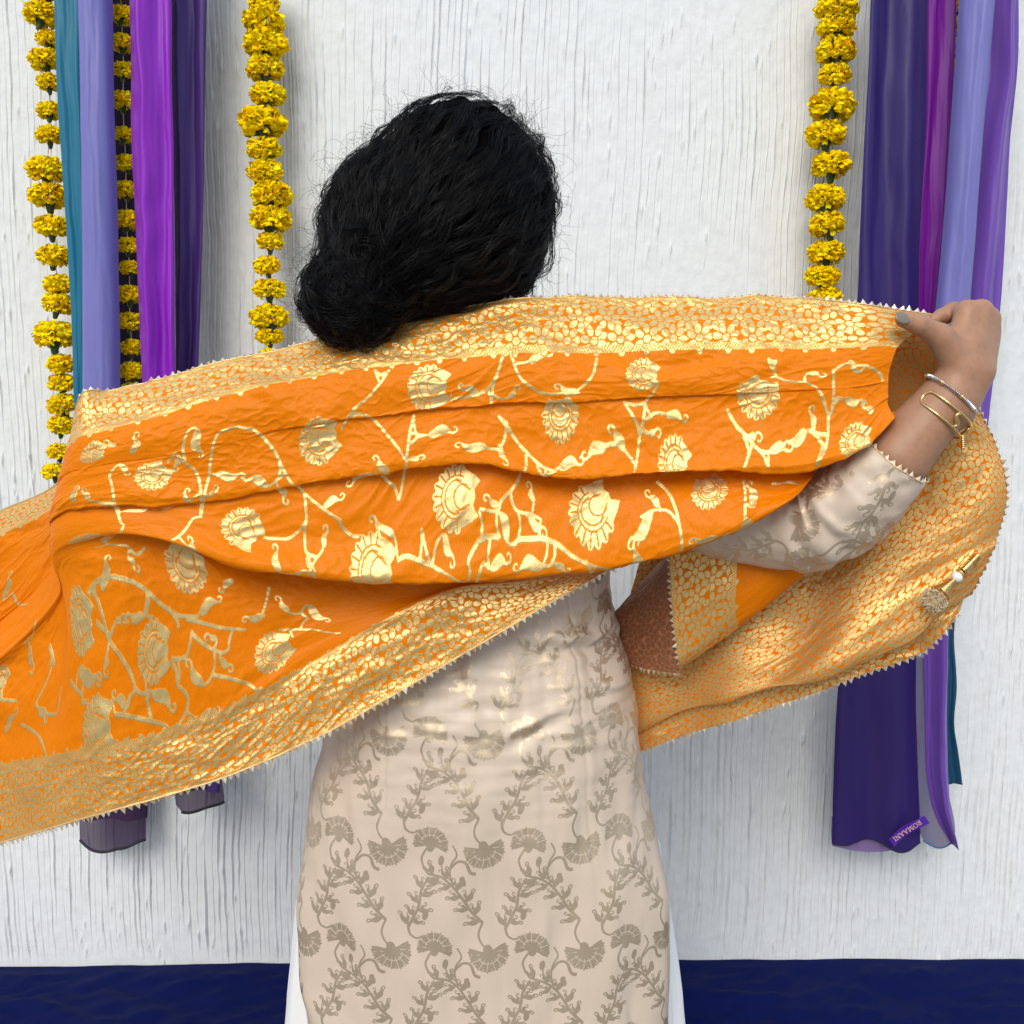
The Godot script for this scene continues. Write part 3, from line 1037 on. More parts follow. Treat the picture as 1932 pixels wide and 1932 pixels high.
	# a small flower of the border, with its pointed leaf
	func blossom(c: Vector2, turn: float, r: float):
		var tip := PackedVector2Array([c + Vector2(1.32, 0).rotated(turn) * r, c + Vector2(0.5, 0.42).rotated(turn) * r, c + Vector2(0.0, 0.0).rotated(turn) * r, c + Vector2(0.5, -0.42).rotated(turn) * r])
		fill(tip, 255)
		for k in 6:
			var a := turn + PI + deg_to_rad(lerpf(-140.0, 140.0, k / 5.0))
			ellipse(c + Vector2.from_angle(a) * r * 0.72, r * 0.46, r * 0.33, a, 0, 12)
			ellipse(c + Vector2.from_angle(a) * r * 0.72, r * 0.39, r * 0.27, a, 255, 12)
		ellipse(c, r * 0.40, r * 0.34, turn, 0, 12)
		ellipse(c, r * 0.33, r * 0.27, turn, 255, 12)
		for k in 2:
			ellipse(c + Vector2(1.0, 0.62 if k == 0 else -0.62).rotated(turn) * r, r * 0.13, r * 0.13, 0.0, 255, 8)

	func band(v0: float, v1: float, u1: float, edge_first: bool, r_: RandomNumberGenerator):
		var deep := v1 - v0
		var rows := int(round(deep / 0.0195))
		var pitch := 0.0262
		for j in rows:
			var v := v0 + deep * (j + 0.5) / rows
			var u := -pitch * (0.5 if j % 2 else 0.0)
			while u < u1 + pitch:
				blossom(Vector2(u, v), 0.15 + r_.randf_range(-0.25, 0.25) + (0.5 if (j % 2) else -0.3), 0.0122)
				u += pitch
		for e in 2:
			var thick := 0.0042 if (e == 0) == edge_first else 0.0062
			var a := v0 if e == 0 else v1 - thick
			fill(PackedVector2Array([Vector2(0, a), Vector2(u1, a), Vector2(u1, a + thick), Vector2(0, a + thick)]), 0)
			var u := -0.01
			while u < u1:
				fill(PackedVector2Array([Vector2(u, a + thick), Vector2(u + 0.0022, a + thick), Vector2(u + 0.0022 + thick * 0.8, a), Vector2(u + thick * 0.8, a)]), 255)
				u += 0.0029

	# the finished cloth: colour, gold share and relief
	func woven(silk: Color, gold: Color, relief: float, seed_: int) -> Array:
		var r := RandomNumberGenerator.new()
		r.seed = seed_
		var rnd := PackedFloat32Array()
		for i in 4096:
			rnd.append(r.randf())
		var col := PackedByteArray()
		col.resize(w * h * 3)
		var gl := PackedByteArray()
		gl.resize(w * h)
		var up := PackedByteArray()
		up.resize(w * h)
		var s := [silk.r8, silk.g8, silk.b8]
		var g := [gold.r8, gold.g8, gold.b8]
		var s0: int = s[0]
		var s1: int = s[1]
		var s2: int = s[2]
		var g0: int = g[0]
		var g1: int = g[1]
		var g2: int = g[2]
		for y in h:
			var row := y * w
			for x in w:
				var k := row + x
				var n := rnd[(x * 57 + (y / 5) * 131 + ((x * y) >> 4) * 7) & 4095]
				var f := rnd[(x * 31 + y * 1973 + ((x + y) * (x + 3)) ) & 4095]
				if px[k]:
					# floats of metal thread lying on the slant
					var t := (x + y) % 4
					var q := 0.90 + 0.10 * f - (0.08 if t == 0 else 0.0)
					col[k * 3] = int(g0 * q)
					col[k * 3 + 1] = int(g1 * q)
					col[k * 3 + 2] = int(g2 * q)
					gl[k] = 225 + int(30.0 * f) if t else 170
					up[k] = 150 + int(50.0 * f) - (40 if t == 0 else 0)
				else:
					var q := 0.90 + 0.10 * n
					col[k * 3] = int(s0 * q)
					col[k * 3 + 1] = int(s1 * q)
					col[k * 3 + 2] = int(s2 * q)
					up[k] = 60 + int(40.0 * n)
		var ci := Image.create_from_data(w, h, false, Image.FORMAT_RGB8, col)
		var gi := Image.create_from_data(w, h, false, Image.FORMAT_L8, gl)
		var ni := Image.create_from_data(w, h, false, Image.FORMAT_L8, up)
		ni.convert(Image.FORMAT_RGBA8)
		ni.bump_map_to_normal_map(relief)
		return [ImageTexture.create_from_image(ci), ImageTexture.create_from_image(gi), ImageTexture.create_from_image(ni)]


func brocade(tex: Array, rough: float, metal: float, relief: float) -> StandardMaterial3D:
	var m := plain(1, 1, 1, rough)
	m.albedo_texture = tex[0]
	m.metallic = metal
	m.metallic_texture = tex[1]
	m.metallic_texture_channel = BaseMaterial3D.TEXTURE_CHANNEL_RED
	m.normal_enabled = true
	m.normal_texture = tex[2]
	m.normal_scale = relief
	return m


func shawl_cloth() -> StandardMaterial3D:
	var wide := 1.14
	var loom := Loom.new(2048, 968, 2048.0 / wide)
	var r := RandomNumberGenerator.new()
	r.seed = 17
	for v in VINES:
		var p := PackedVector2Array()
		for i in range(0, v.size(), 2):
			p.append(Vector2(v[i], v[i + 1]) / 1000.0)
		loom.stroke(p, 0.0017, 0.0014, 255)
	# what springs from a vine is joined to it
	var knots_ := PackedVector2Array()
	var of_vine := PackedInt32Array()
	for k in VINES.size():
		for i in range(0, VINES[k].size(), 2):
			knots_.append(Vector2(VINES[k][i], VINES[k][i + 1]))
			of_vine.append(k)
			if i + 2 < VINES[k].size():
				knots_.append((Vector2(VINES[k][i], VINES[k][i + 1]) + Vector2(VINES[k][i + 2], VINES[k][i + 3])) / 2.0)
				of_vine.append(k)
	var join := func(foot: Vector2, away: Vector2, own: int, far: float):
		var best := Vector2.INF
		var near := far
		for k in knots_.size():
			var d := knots_[k].distance_to(foot)
			if of_vine[k] != own and d < near:
				near = d
				best = knots_[k]
		if near < far and near > 2.0:
			loom.stroke(PackedVector2Array([best / 1000.0, (best.lerp(foot, 0.55) - away * near * 0.12) / 1000.0, foot / 1000.0]), 0.0016, 0.0012, 255)
	for k in VINES.size():
		var vv = VINES[k]
		var n := vv.size() as int
		var a := Vector2(vv[0], vv[1])
		var b := Vector2(vv[n - 2], vv[n - 1])
		join.call(a, (a - Vector2(vv[2], vv[3])).normalized(), k, 22.0)
		join.call(b, (b - Vector2(vv[n - 4], vv[n - 3])).normalized(), k, 20.0)
	for l in LEAVES:
		join.call(Vector2(l[0], l[1]), (Vector2(l[2], l[3]) - Vector2(l[0], l[1])).normalized(), -1, 27.0)
	for l in LOTUS:
		join.call(Vector2(l[0], l[1]) - Vector2.from_angle(deg_to_rad(l[2])) * l[3] * 0.8, Vector2.from_angle(deg_to_rad(l[2])), -1, 36.0)
	var side := 1.0
	for l in LEAVES:
		side = -side
		loom.leaf(Vector2(l[0], l[1]) / 1000.0, Vector2(l[2], l[3]) / 1000.0, side)
	for l in LOTUS:
		loom.ellipse(Vector2(l[0], l[1]) / 1000.0, l[3] * 0.00102, l[3] * 0.00102, 0.0, 0, 20)
		loom.lotus(Vector2(l[0], l[1]) / 1000.0, deg_to_rad(l[2]), l[3] / 1000.0)
	# the two borders cover what runs into them
	for b in [[0.0, shawl_v[2]], [shawl_v[15], shawl_v[17]]]:
		loom.fill(PackedVector2Array([Vector2(-0.1, b[0]), Vector2(2, b[0]), Vector2(2, b[1]), Vector2(-0.1, b[1])]), 0)
		loom.band(b[0], b[1], wide, b[0] == 0.0, r)
	var m := brocade(loom.woven(Color(0.93, 0.50, 0.01), Color(0.955, 0.825, 0.55), 3.0, 5), 0.40, 0.78, 0.45)
	m.metallic_specular = 0.24
	m.uv1_scale = Vector3(1.0 / wide, 2048.0 / 968.0 / wide, 1)
	return m


# the end piece: flowers set close all over
func end_cloth(wrong_side := false) -> StandardMaterial3D:
	var side := 0.172
	var loom := Loom.new(1024, 1024, 1024.0 / side, true)
	var r := RandomNumberGenerator.new()
	r.seed = 23
	for j in 10:
		for i in 7:
			var c := Vector2((i + (0.5 if j % 2 else 0.0)) * side / 7.0, (j + 0.5) * side / 10.0)
			loom.blossom(c, r.randf_range(-0.6, 0.6) + (0.6 if j % 2 else -0.4), 0.0116)
	if wrong_side:
		# the wrong side: loose floats over a dull ground
		var w := brocade(loom.woven(Color(0.70, 0.46, 0.33), Color(0.60, 0.385, 0.25), 3.0, 7), 0.55, 0.15, 0.5)
		w.uv1_scale = Vector3(1.0 / side, 1.0 / side, 1)
		return w
	var m := brocade(loom.woven(Color(0.93, 0.48, 0.01), Color(0.945, 0.80, 0.52), 3.0, 6), 0.40, 0.78, 0.45)
	m.metallic_specular = 0.2
	m.uv1_scale = Vector3(1.0 / side, 1.0 / side, 1)
	return m


func carnation(loom: Loom, c: Vector2, turn: float, r: float):
	for ring in [[5, 0.62, 85.0], [8, 1.0, 100.0]]:
		var n: int = ring[0]
		for k in n:
			var a := turn + deg_to_rad(lerpf(-ring[2], ring[2], k / (n - 1.0)))
			var far: float = r * ring[1]
			var p := PackedVector2Array([c, c + Vector2.from_angle(a - 0.26) * far * 0.7, c + Vector2.from_angle(a - 0.22) * far, c + Vector2.from_angle(a - 0.08) * far * 0.95, c + Vector2.from_angle(a) * far * 1.06, c + Vector2.from_angle(a + 0.08) * far * 0.95, c + Vector2.from_angle(a + 0.22) * far, c + Vector2.from_angle(a + 0.26) * far * 0.7])
			loom.fill(p, 255)
	for k in 8:
		var a := turn + deg_to_rad(lerpf(-90.0, 90.0, k / 7.0))
		loom.stroke(PackedVector2Array([c + Vector2.from_angle(a) * r * 0.42, c + Vector2.from_angle(a + 0.06) * r * 0.95]), 0.00035, 0.0004, 0)
	loom.arc(c, r * 0.55, turn - 1.3, turn + 1.3, 0.0004, 0)
	# calyx with two drooping sepals
	loom.ellipse(c - Vector2.from_angle(turn) * r * 0.12, r * 0.34, r * 0.24, turn, 255)
	for s in [-1.0, 1.0]:
		var q := Vector2.from_angle(turn + s * 1.75)
		loom.stroke(PackedVector2Array([c, c + q * r * 0.55, c + q * r * 0.85 + Vector2.from_angle(turn) * r * 0.18, c + q * r * 0.98 + Vector2.from_angle(turn) * r * 0.02]), 0.0022, 0.0005, 255)


func tunic_cloth() -> StandardMaterial3D:
	var wide := 0.112
	var tall := 0.126
	var loom := Loom.new(1024, 1152, 1024.0 / wide, true)
	var r := RandomNumberGenerator.new()
	r.seed = 3
	# points are given in shares of the repeat
	var vine := func(pts: Array, ra: float, rb: float, leaves_: float):
		var p := PackedVector2Array()
		for q in pts:
			p.append(Vector2(q[0] * wide, q[1] * tall))
		loom.stroke(p, ra, rb, 255)
		if leaves_ == 0.0:
			return
		var n := p.size()
		var count := 2 * (n - 1)
		for i in count:
			var f := (i + 0.6) / count * (n - 1)
			var k := mini(int(f), n - 2)
			var a := p[k].lerp(p[k + 1], f - k)
			var t := (p[k + 1] - p[k]).normalized()
			var sg := 1.0 if i % 2 else -1.0
			var o := Vector2(-t.y, t.x) * sg
			var long := leaves_ * r.randf_range(0.8, 1.15)
			var b := a + (t * -0.55 + o * 0.85).normalized() * long
			loom.leaf(a, b, -sg, 0.75)
			# side lobes of the leaf
			loom.leaf(a.lerp(b, 0.35), a.lerp(b, 0.45) + o * long * 0.38 - t * long * 0.02, sg, 0.6)
			loom.leaf(a.lerp(b, 0.30), a.lerp(b, 0.55) - t * long * 0.36, sg, 0.6)
	vine.call([[0.455, 0.27], [0.40, 0.365], [0.425, 0.45], [0.47, 0.51]], 0.0012, 0.0013, 0.0)
	vine.call([[0.47, 0.51], [0.60, 0.54], [0.72, 0.62], [0.81, 0.73], [0.89, 0.86], [1.0, 0.97]], 0.0013, 0.0020, 0.0145)
	vine.call([[0.47, 0.54], [0.39, 0.67], [0.36, 0.81], [0.285, 0.94], [0.23, 1.03]], 0.0013, 0.0019, 0.0140)
	vine.call([[0.23, 1.03], [0.25, 1.10], [0.32, 1.13], [0.38, 1.10]], 0.0016, 0.0010, 0.0)
	vine.call([[0.72, 0.60], [0.69, 0.50], [0.71, 0.40], [0.77, 0.31], [0.73, 0.22]], 0.0013, 0.0010, 0.0)
	vine.call([[0.70, 0.44], [0.78, 0.37], [0.86, 0.38], [0.90, 0.47], [0.95, 0.49]], 0.0013, 0.0022, 0.0)
	vine.call([[1.0, 0.97], [0.955, 1.07], [0.97, 1.15], [1.04, 1.24]], 0.0013, 0.0011, 0.0)
	vine.call([[0.70, 0.56], [0.62, 0.49], [0.60, 0.40]], 0.0009, 0.0008, 0.0)
	for q in [[0.60, 0.38, 0.2], [0.82, 0.56, -0.3], [0.42, 0.90, 0.3]]:
		loom.ellipse(Vector2(q[0] * wide, q[1] * tall), 0.0034, 0.0062, q[2], 255, 16)
	carnation(loom, Vector2(0.50 * wide, 0.225 * tall), -1.45, 0.0205)
	carnation(loom, Vector2(0.05 * wide, 0.265 * tall), 1.40, 0.0235)
	var m := brocade(loom.woven(Color(0.865, 0.79, 0.705), Color(0.87, 0.785, 0.67), 3.0, 8), 0.38, 0.76, 0.7)
	m.uv1_scale = Vector3(1.0 / wide, 1.0 / tall, 1)
	return m


# little folded points of metallic ribbon sewn along an edge; `inner` lies a little inside the cloth from each point of the edge
func points_along(soup: Soup, edge: PackedVector3Array, inner: PackedVector3Array, pitch: float, tall: float, r: RandomNumberGenerator):
	var walked := 0.0
	var next := 0.0
	for i in edge.size() - 1:
		var step := edge[i].distance_to(edge[i + 1])
		while next < walked + step:
			var t := (next - walked) / maxf(step, 1e-6)
			var c := edge[i].lerp(edge[i + 1], t)
			var along_ := (edge[i + 1] - edge[i]).normalized()
			var out := (c - inner[i].lerp(inner[i + 1], t))
			out = (out - along_ * out.dot(along_)).normalized()
			var face := along_.cross(out)
			if face.z < 0.0:
				face = -face
			out = (out + face * r.randf_range(-0.25, 0.25) + along_ * r.randf_range(-0.35, 0.35)).normalized()
			var a := c - along_ * pitch * 0.46
			var b := c + along_ * pitch * 0.46
			var top := c + out * tall * r.randf_range(0.65, 1.15)
			var mid := c + face * 0.0016
			var pale := Color(0.80, 0.70, 0.52)
			var tan_ := Color(0.62, 0.42, 0.22)
			var one := pale if r.randf() < 0.75 else tan_
			var two := tan_ if r.randf() < 0.45 else pale
			soup.tri(a, top, mid, one)
			soup.tri(mid, top, b, two)
			soup.tri(b, top, c - face * 0.0008, tan_)
			soup.tri(c - face * 0.0008, top, a, tan_)
			next += pitch
		walked += step


func line_of(p: PackedVector3Array, nu: int, row: int) -> PackedVector3Array:
	return p.slice(row * nu, (row + 1) * nu)


func column_of(p: PackedVector3Array, nu: int, nv: int, col: int) -> PackedVector3Array:
	var o := PackedVector3Array()
	for j in nv:
		o.append(p[j * nu + col])
	return o


func knots(rows: Array) -> Array:
	var out := []
	for row in rows:
		var line := []
		for q in row:
			line.append(at(q[0], q[1], q[2]))
		out.append(line)
	return out


# cloth lengths across a piece, from the mean of its knots
func lengths(rows: Array) -> Array:
	var nr := rows.size()
	var nc: int = rows[0].size()
	var us := PackedFloat32Array([0.0])
	for c in range(1, nc):
		var s := 0.0
		for r in nr:
			s += rows[r][c].distance_to(rows[r][c - 1]) / nr
		us.append(us[c - 1] + s)
	var vs := PackedFloat32Array([0.0])
	for r in range(1, nr):
		var s := 0.0
		for c in nc:
			s += rows[r][c].distance_to(rows[r - 1][c]) / nc
		vs.append(vs[r - 1] + s)
	return [us, vs]


func cord(soup: Soup, edge: PackedVector3Array, r: float):
	var rr := PackedFloat32Array()
	rr.resize(edge.size())
	rr.fill(r)
	soup.tube(edge, rr, 5, Color(0.75, 0.52, 0.25))


func shawl():
	var o := thing("shawl", "orange silk shawl with woven gold vines and borders, held open across the person's back", "shawl")
	var rows := shawl_knots()
	var cloth_ := shawl_cloth()
	var nu := 480
	var nv := 400
	var g := grid_of_knots(rows, nu, nv, shawl_u, shawl_v)
	var p: PackedVector3Array = g[0]
	p = crumple(p, g[1], nu, nv, 0.8, 61)
	part("draped_cloth", grid_mesh(p, nu, nv, g[1]), cloth_, o)
	var r := RandomNumberGenerator.new()
	r.seed = 5
	var trim := Soup.new()
	var a := int(nu * 3.05 / 15.0)
	points_along(trim, line_of(p, nu, 0).slice(a), line_of(p, nu, 6).slice(a), 0.0078, 0.0054, r)
	points_along(trim, line_of(p, nu, nv - 1), line_of(p, nu, nv - 8), 0.0078, 0.0064, r)
	cord(trim, line_of(p, nu, 0), 0.0009)
	cord(trim, line_of(p, nu, nv - 1), 0.0011)

	# the end that hangs behind the right arm
	var pallu := end_cloth()
	rows = knots([
		[[1235, 985, 1.24], [1400, 930, 1.17], [1550, 820, 1.13], [1625, 700, 1.085], [1660, 640, 1.062], [1715, 606, 1.050], [1778, 612, 1.064]],
		[[1215, 1040, 1.25], [1380, 1000, 1.18], [1540, 920, 1.14], [1660, 820, 1.10], [1738, 742, 1.085], [1790, 712, 1.078], [1840, 755, 1.085]],
		[[1190, 1130, 1.265], [1350, 1090, 1.20], [1530, 1020, 1.15], [1690, 920, 1.11], [1790, 850, 1.09], [1845, 830, 1.085], [1878, 835, 1.085]],
		[[1170, 1220, 1.27], [1330, 1180, 1.20], [1520, 1120, 1.15], [1690, 1030, 1.105], [1800, 970, 1.085], [1865, 935, 1.080], [1899, 930, 1.080]],
		[[1150, 1310, 1.27], [1320, 1265, 1.20], [1500, 1205, 1.145], [1650, 1135, 1.10], [1770, 1070, 1.085], [1835, 1035, 1.08], [1880, 1015, 1.082]],
		[[1145, 1395, 1.265], [1320, 1330, 1.195], [1440, 1302, 1.14], [1590, 1262, 1.10], [1715, 1212, 1.085], [1775, 1155, 1.08], [1838, 1110, 1.086]],
		[[1145, 1404, 1.275], [1320, 1340, 1.208], [1445, 1298, 1.160], [1590, 1256, 1.130], [1710, 1204, 1.110], [1765, 1160, 1.10], [1820, 1125, 1.098]],
		[[1145, 1437, 1.275], [1320, 1378, 1.208], [1450, 1338, 1.160], [1590, 1286, 1.130], [1725, 1238, 1.110], [1772, 1200, 1.10], [1812, 1150, 1.098]]])
	var l := lengths(rows)
	nu = 200
	nv = 180
	g = grid_of_knots(rows, nu, nv, l[0], l[1])
	p = g[0]
	var uv: PackedVector2Array = g[1]
	# soft upright folds, then the small creases
	var n := grid_normals(p, nu, nv)
	for k in p.size():
		var e := 0.007 * sin(uv[k].x * 46.0 + 2.0 * sway.get_noise_2d(uv[k].y * 4.0, 3.0)) * smoothstep(0.0, 0.12, uv[k].y)
		e *= 1.0 - 0.6 * smoothstep(0.30, 0.42, uv[k].x)
		p[k] += n[k] * e * 0.6
	p = crumple(p, uv, nu, nv, 0.45, 71)
	part("hanging_end", grid_mesh(p, nu, nv, uv), pallu, o)
	var right := column_of(p, nu, nv, nu - 1)
	points_along(trim, right.slice(30, 140), column_of(p, nu, nv, nu - 8).slice(30, 140), 0.0078, 0.0058, r)
	points_along(trim, line_of(p, nu, nv - 1), line_of(p, nu, nv - 6), 0.0078, 0.0054, r)

	# a fold of the near border that hangs in front of it
	rows = knots([
		[[1262, 1030, 1.155], [1340, 1010, 1.14], [1430, 985, 1.125], [1560, 950, 1.11]],
		[[1266, 1100, 1.150], [1345, 1075, 1.135], [1430, 1050, 1.12], [1545, 1010, 1.108]],
		[[1272, 1180, 1.15], [1345, 1150, 1.135], [1425, 1115, 1.12], [1535, 1050, 1.112]],
		[[1280, 1240, 1.152], [1350, 1198, 1.14], [1425, 1150, 1.128], [1530, 1068, 1.12]],
		[[1284, 1259, 1.16], [1350, 1213, 1.155], [1425, 1160, 1.145], [1528, 1076, 1.135]]])
	l = lengths(rows)
	nu = 90
	nv = 90
	g = grid_of_knots(rows, nu, nv, l[0], l[1])
	p = g[0]
	uv = g[1]
	# its outer edge is the shawl's lower border
	var turned := PackedVector2Array()
	for q in uv:
		turned.append(Vector2(0.62 + q.y, shawl_v[17] - q.x))
	p = crumple(p, uv, nu, nv, 0.3, 81)
	part("folded_border", grid_mesh(p, nu, nv, turned), cloth_, o)
	points_along(trim, column_of(p, nu, nv, 0), column_of(p, nu, nv, 6), 0.0078, 0.0054, r)

	# the corner turned to show the wrong side of the cloth
	rows = knots([
		[[1238, 1066, 1.21], [1248, 1058, 1.19], [1262, 1045, 1.156]],
		[[1165, 1148, 1.245], [1215, 1130, 1.205], [1268, 1110, 1.152]],
		[[1130, 1200, 1.255], [1200, 1190, 1.21], [1274, 1180, 1.151]],
		[[1140, 1235, 1.255], [1210, 1240, 1.205], [1280, 1240, 1.152]],
		[[1165, 1240, 1.245], [1222, 1262, 1.195], [1284, 1270, 1.155]]])
	l = lengths(rows)
	nu = 50
	nv = 60
	g = grid_of_knots(rows, nu, nv, l[0], l[1])
	p = g[0]
	p = crumple(p, g[1], nu, nv, 0.6, 91)
	part("turned_corner", grid_mesh(p, nu, nv, g[1]), end_cloth(true), o)
	points_along(trim, line_of(p, nu, nv - 1), line_of(p, nu, nv - 6), 0.0078, 0.0054, r)
	var tm := plain(1, 1, 1, 0.3, 0.45)
	tm.vertex_color_use_as_albedo = true
	var t := part("edging", trim.mesh(), tm, o)
	t.set_meta("kind", "stuff")
	tassel(o)


func tassel(parent: Node3D):
	var root := at(1845, 1048, 1.068)
	var tip := at(1752, 1143, 1.052)
	var axis := (tip - root).normalized()
	var turn := Basis(Quaternion(Vector3.UP, axis))
	var gold := Soup.new()
	var rod := PackedVector3Array([root, root.lerp(tip, 0.28)])
	gold.tube(rod, PackedFloat32Array([0.0035, 0.0040]), 10, Color.WHITE, true)
	for k in 5:
		gold.ball(root.lerp(tip, 0.02 + 0.028 * k), Vector3(0.0052, 0.0009, 0.0052), turn, 12, 6)
	for k in 2:
		gold.ball(root.lerp(tip, 0.31 + 0.04 * k), Vector3(0.0062, 0.0012, 0.0062), turn, 12, 6)
	var tas := part("tassel", gold.mesh(), M.gold, parent)
	var pearl := Soup.new()
	pearl.ball(root.lerp(tip, 0.43), Vector3(0.0062, 0.0055, 0.0062), turn, 16, 10)
	part("pearl_bead", pearl.mesh(), M.pearl, tas)
	# a cone of wound gilt wire
	var coil := Soup.new()
	var wire := PackedVector3Array()
	var rr := PackedFloat32Array()
	for k in 220:
		var f := k / 219.0
		var a := f * TAU * 11.0
		var rad := 0.0042 + 0.0065 * f * f
		wire.append(root.lerp(tip, 0.50 + 0.26 * f) + turn * Vector3(cos(a) * rad, 0, sin(a) * rad))
		rr.append(0.00075)
	coil.tube(wire, rr, 6)
	part("wire_coil", coil.mesh(), M.gold, tas)
	# a head of cut thread
	var tuft := Soup.new()
	var r := RandomNumberGenerator.new()
	r.seed = 9
	var c := root.lerp(tip, 0.84)
	tuft.ball(c + axis * 0.004, Vector3(0.0115, 0.0095, 0.0115), turn, 14, 8, Color(0.42, 0.30, 0.16))
	for k in 420:
		var th := acos(r.randf_range(-0.35, 1.0))
		var ph := r.randf() * TAU
		var dir := turn * Vector3(sin(th) * cos(ph), cos(th), sin(th) * sin(ph))
		var a := c - axis * 0.003 + dir * 0.007
		var b := c + axis * 0.003 + dir * r.randf_range(0.0125, 0.0145)
		tuft.tube(PackedVector3Array([a, b]), PackedFloat32Array([0.0006, 0.0005]), 4, Color(0.62, 0.46, 0.26).lerp(Color(0.75, 0.62, 0.42), r.randf()))
	var tmat := plain(1, 1, 1, 0.6)
	tmat.vertex_color_use_as_albedo = true
	part("thread_tuft", tuft.mesh(), tmat, tas)


# ---------------------------------------------------------------- the person
# tapered capsules joined into one skin: bones are [a, b, radius at a, radius at b]; k is how tightly they join
func skin(soup: Soup, bones: Array, cell: float, k: float):
	var lo := Vector3.INF
	var hi := -Vector3.INF
	for b in bones:
		var r: float = maxf(b[2], b[3]) + cell * 3.0
		for e in [b[0], b[1]]:
			lo = lo.min(e - Vector3.ONE * r)
			hi = hi.max(e + Vector3.ONE * r)
	var nx := int((hi.x - lo.x) / cell) + 2
	var ny := int((hi.y - lo.y) / cell) + 2
	var nz := int((hi.z - lo.z) / cell) + 2
	var f := PackedFloat32Array()
	f.resize(nx * ny * nz)
	for b in bones:
		var pa: Vector3 = b[0]
		var pb: Vector3 = b[1]
		var ra: float = b[2]
		var rb: float = b[3]
		var ab := pb - pa
		var l2 := maxf(ab.length_squared(), 1e-9)
		var reach := maxf(ra, rb) + maxf(3.0 / k, cell * 2.0)
		var i0 := ((pa.min(pb) - Vector3.ONE * reach) - lo) / cell
		var i1 := ((pa.max(pb) + Vector3.ONE * reach) - lo) / cell
		for z in range(maxi(int(i0.z), 0), mini(int(i1.z) + 2, nz)):
			for y in range(maxi(int(i0.y), 0), mini(int(i1.y) + 2, ny)):
				var row := (z * ny + y) * nx
				for x in range(maxi(int(i0.x), 0), mini(int(i1.x) + 2, nx)):
					var q := lo + Vector3(x, y, z) * cell - pa
					var t := clampf(q.dot(ab) / l2, 0.0, 1.0)
					var d := (q - ab * t).length() - lerpf(ra, rb, t)
					if d * k < 5.0:
						f[row + x] += exp(clampf(-d * k, -5.0, 30.0))
	# surface where the sum passes 1
	var base := soup.v.size()
	var at_cell := PackedInt32Array()
	at_cell.resize(nx * ny * nz)
	at_cell.fill(-1)
	var off := PackedInt32Array([0, 1, nx, nx + 1, nx * ny, nx * ny + 1, nx * ny + nx, nx * ny + nx + 1])
	var corner := [Vector3(0, 0, 0), Vector3(1, 0, 0), Vector3(0, 1, 0), Vector3(1, 1, 0), Vector3(0, 0, 1), Vector3(1, 0, 1), Vector3(0, 1, 1), Vector3(1, 1, 1)]
	var edges := [[0, 1], [2, 3], [4, 5], [6, 7], [0, 2], [1, 3], [4, 6], [5, 7], [0, 4], [1, 5], [2, 6], [3, 7]]
	for z in nz - 1:
		for y in ny - 1:
			var row := (z * ny + y) * nx
			for x in nx - 1:
				var c := row + x
				var inside := 0
				for e in 8:
					if f[c + off[e]] > 1.0:
						inside += 1
				if inside == 0 or inside == 8:
					continue
				var sum := Vector3.ZERO
				var n := 0
				for e in edges:
					var fa := f[c + off[e[0]]]
					var fb := f[c + off[e[1]]]
					if (fa > 1.0) != (fb > 1.0):
						var la := log(maxf(fa, 1e-3))
						var lb := log(maxf(fb, 1e-3))
						sum += (corner[e[0]] as Vector3).lerp(corner[e[1]], la / (la - lb))
						n += 1
				at_cell[c] = soup.v.size()
				soup.v.append(lo + (Vector3(x, y, z) + sum / n) * cell)
				soup.n.append(Vector3.ZERO)
				soup.c.append(Color.WHITE)
	var step := PackedInt32Array([1, nx, nx * ny])
	for z in range(1, nz - 1):
		for y in range(1, ny - 1):
			var row := (z * ny + y) * nx
			for x in range(1, nx - 1):
				var c := row + x
				var here := f[c] > 1.0
				for axis in 3:
					if (f[c + step[axis]] > 1.0) == here:
						continue
					var u := step[(axis + 1) % 3]
					var w := step[(axis + 2) % 3]
					var q0 := at_cell[c]
					var q1 := at_cell[c - u]
					var q2 := at_cell[c - u - w]
					var q3 := at_cell[c - w]
					if q0 < 0 or q1 < 0 or q2 < 0 or q3 < 0:
						continue
					if here:
						soup.idx.append_array([q0, q2, q1, q0, q3, q2])
					else:
						soup.idx.append_array([q0, q1, q2, q0, q2, q3])
	# smooth once, then normals
	var start := 0
	for k2 in soup.idx.size():
		if soup.idx[k2] >= base:
			start = k2
			break
	for k2 in range(start, soup.idx.size(), 3):
		var a := soup.idx[k2]
		var b := soup.idx[k2 + 1]
		var c := soup.idx[k2 + 2]
		var nn := (soup.v[c] - soup.v[a]).cross(soup.v[b] - soup.v[a])
		soup.n[a] += nn
		soup.n[b] += nn
		soup.n[c] += nn
	for i in range(base, soup.n.size()):
		soup.n[i] = soup.n[i].normalized()


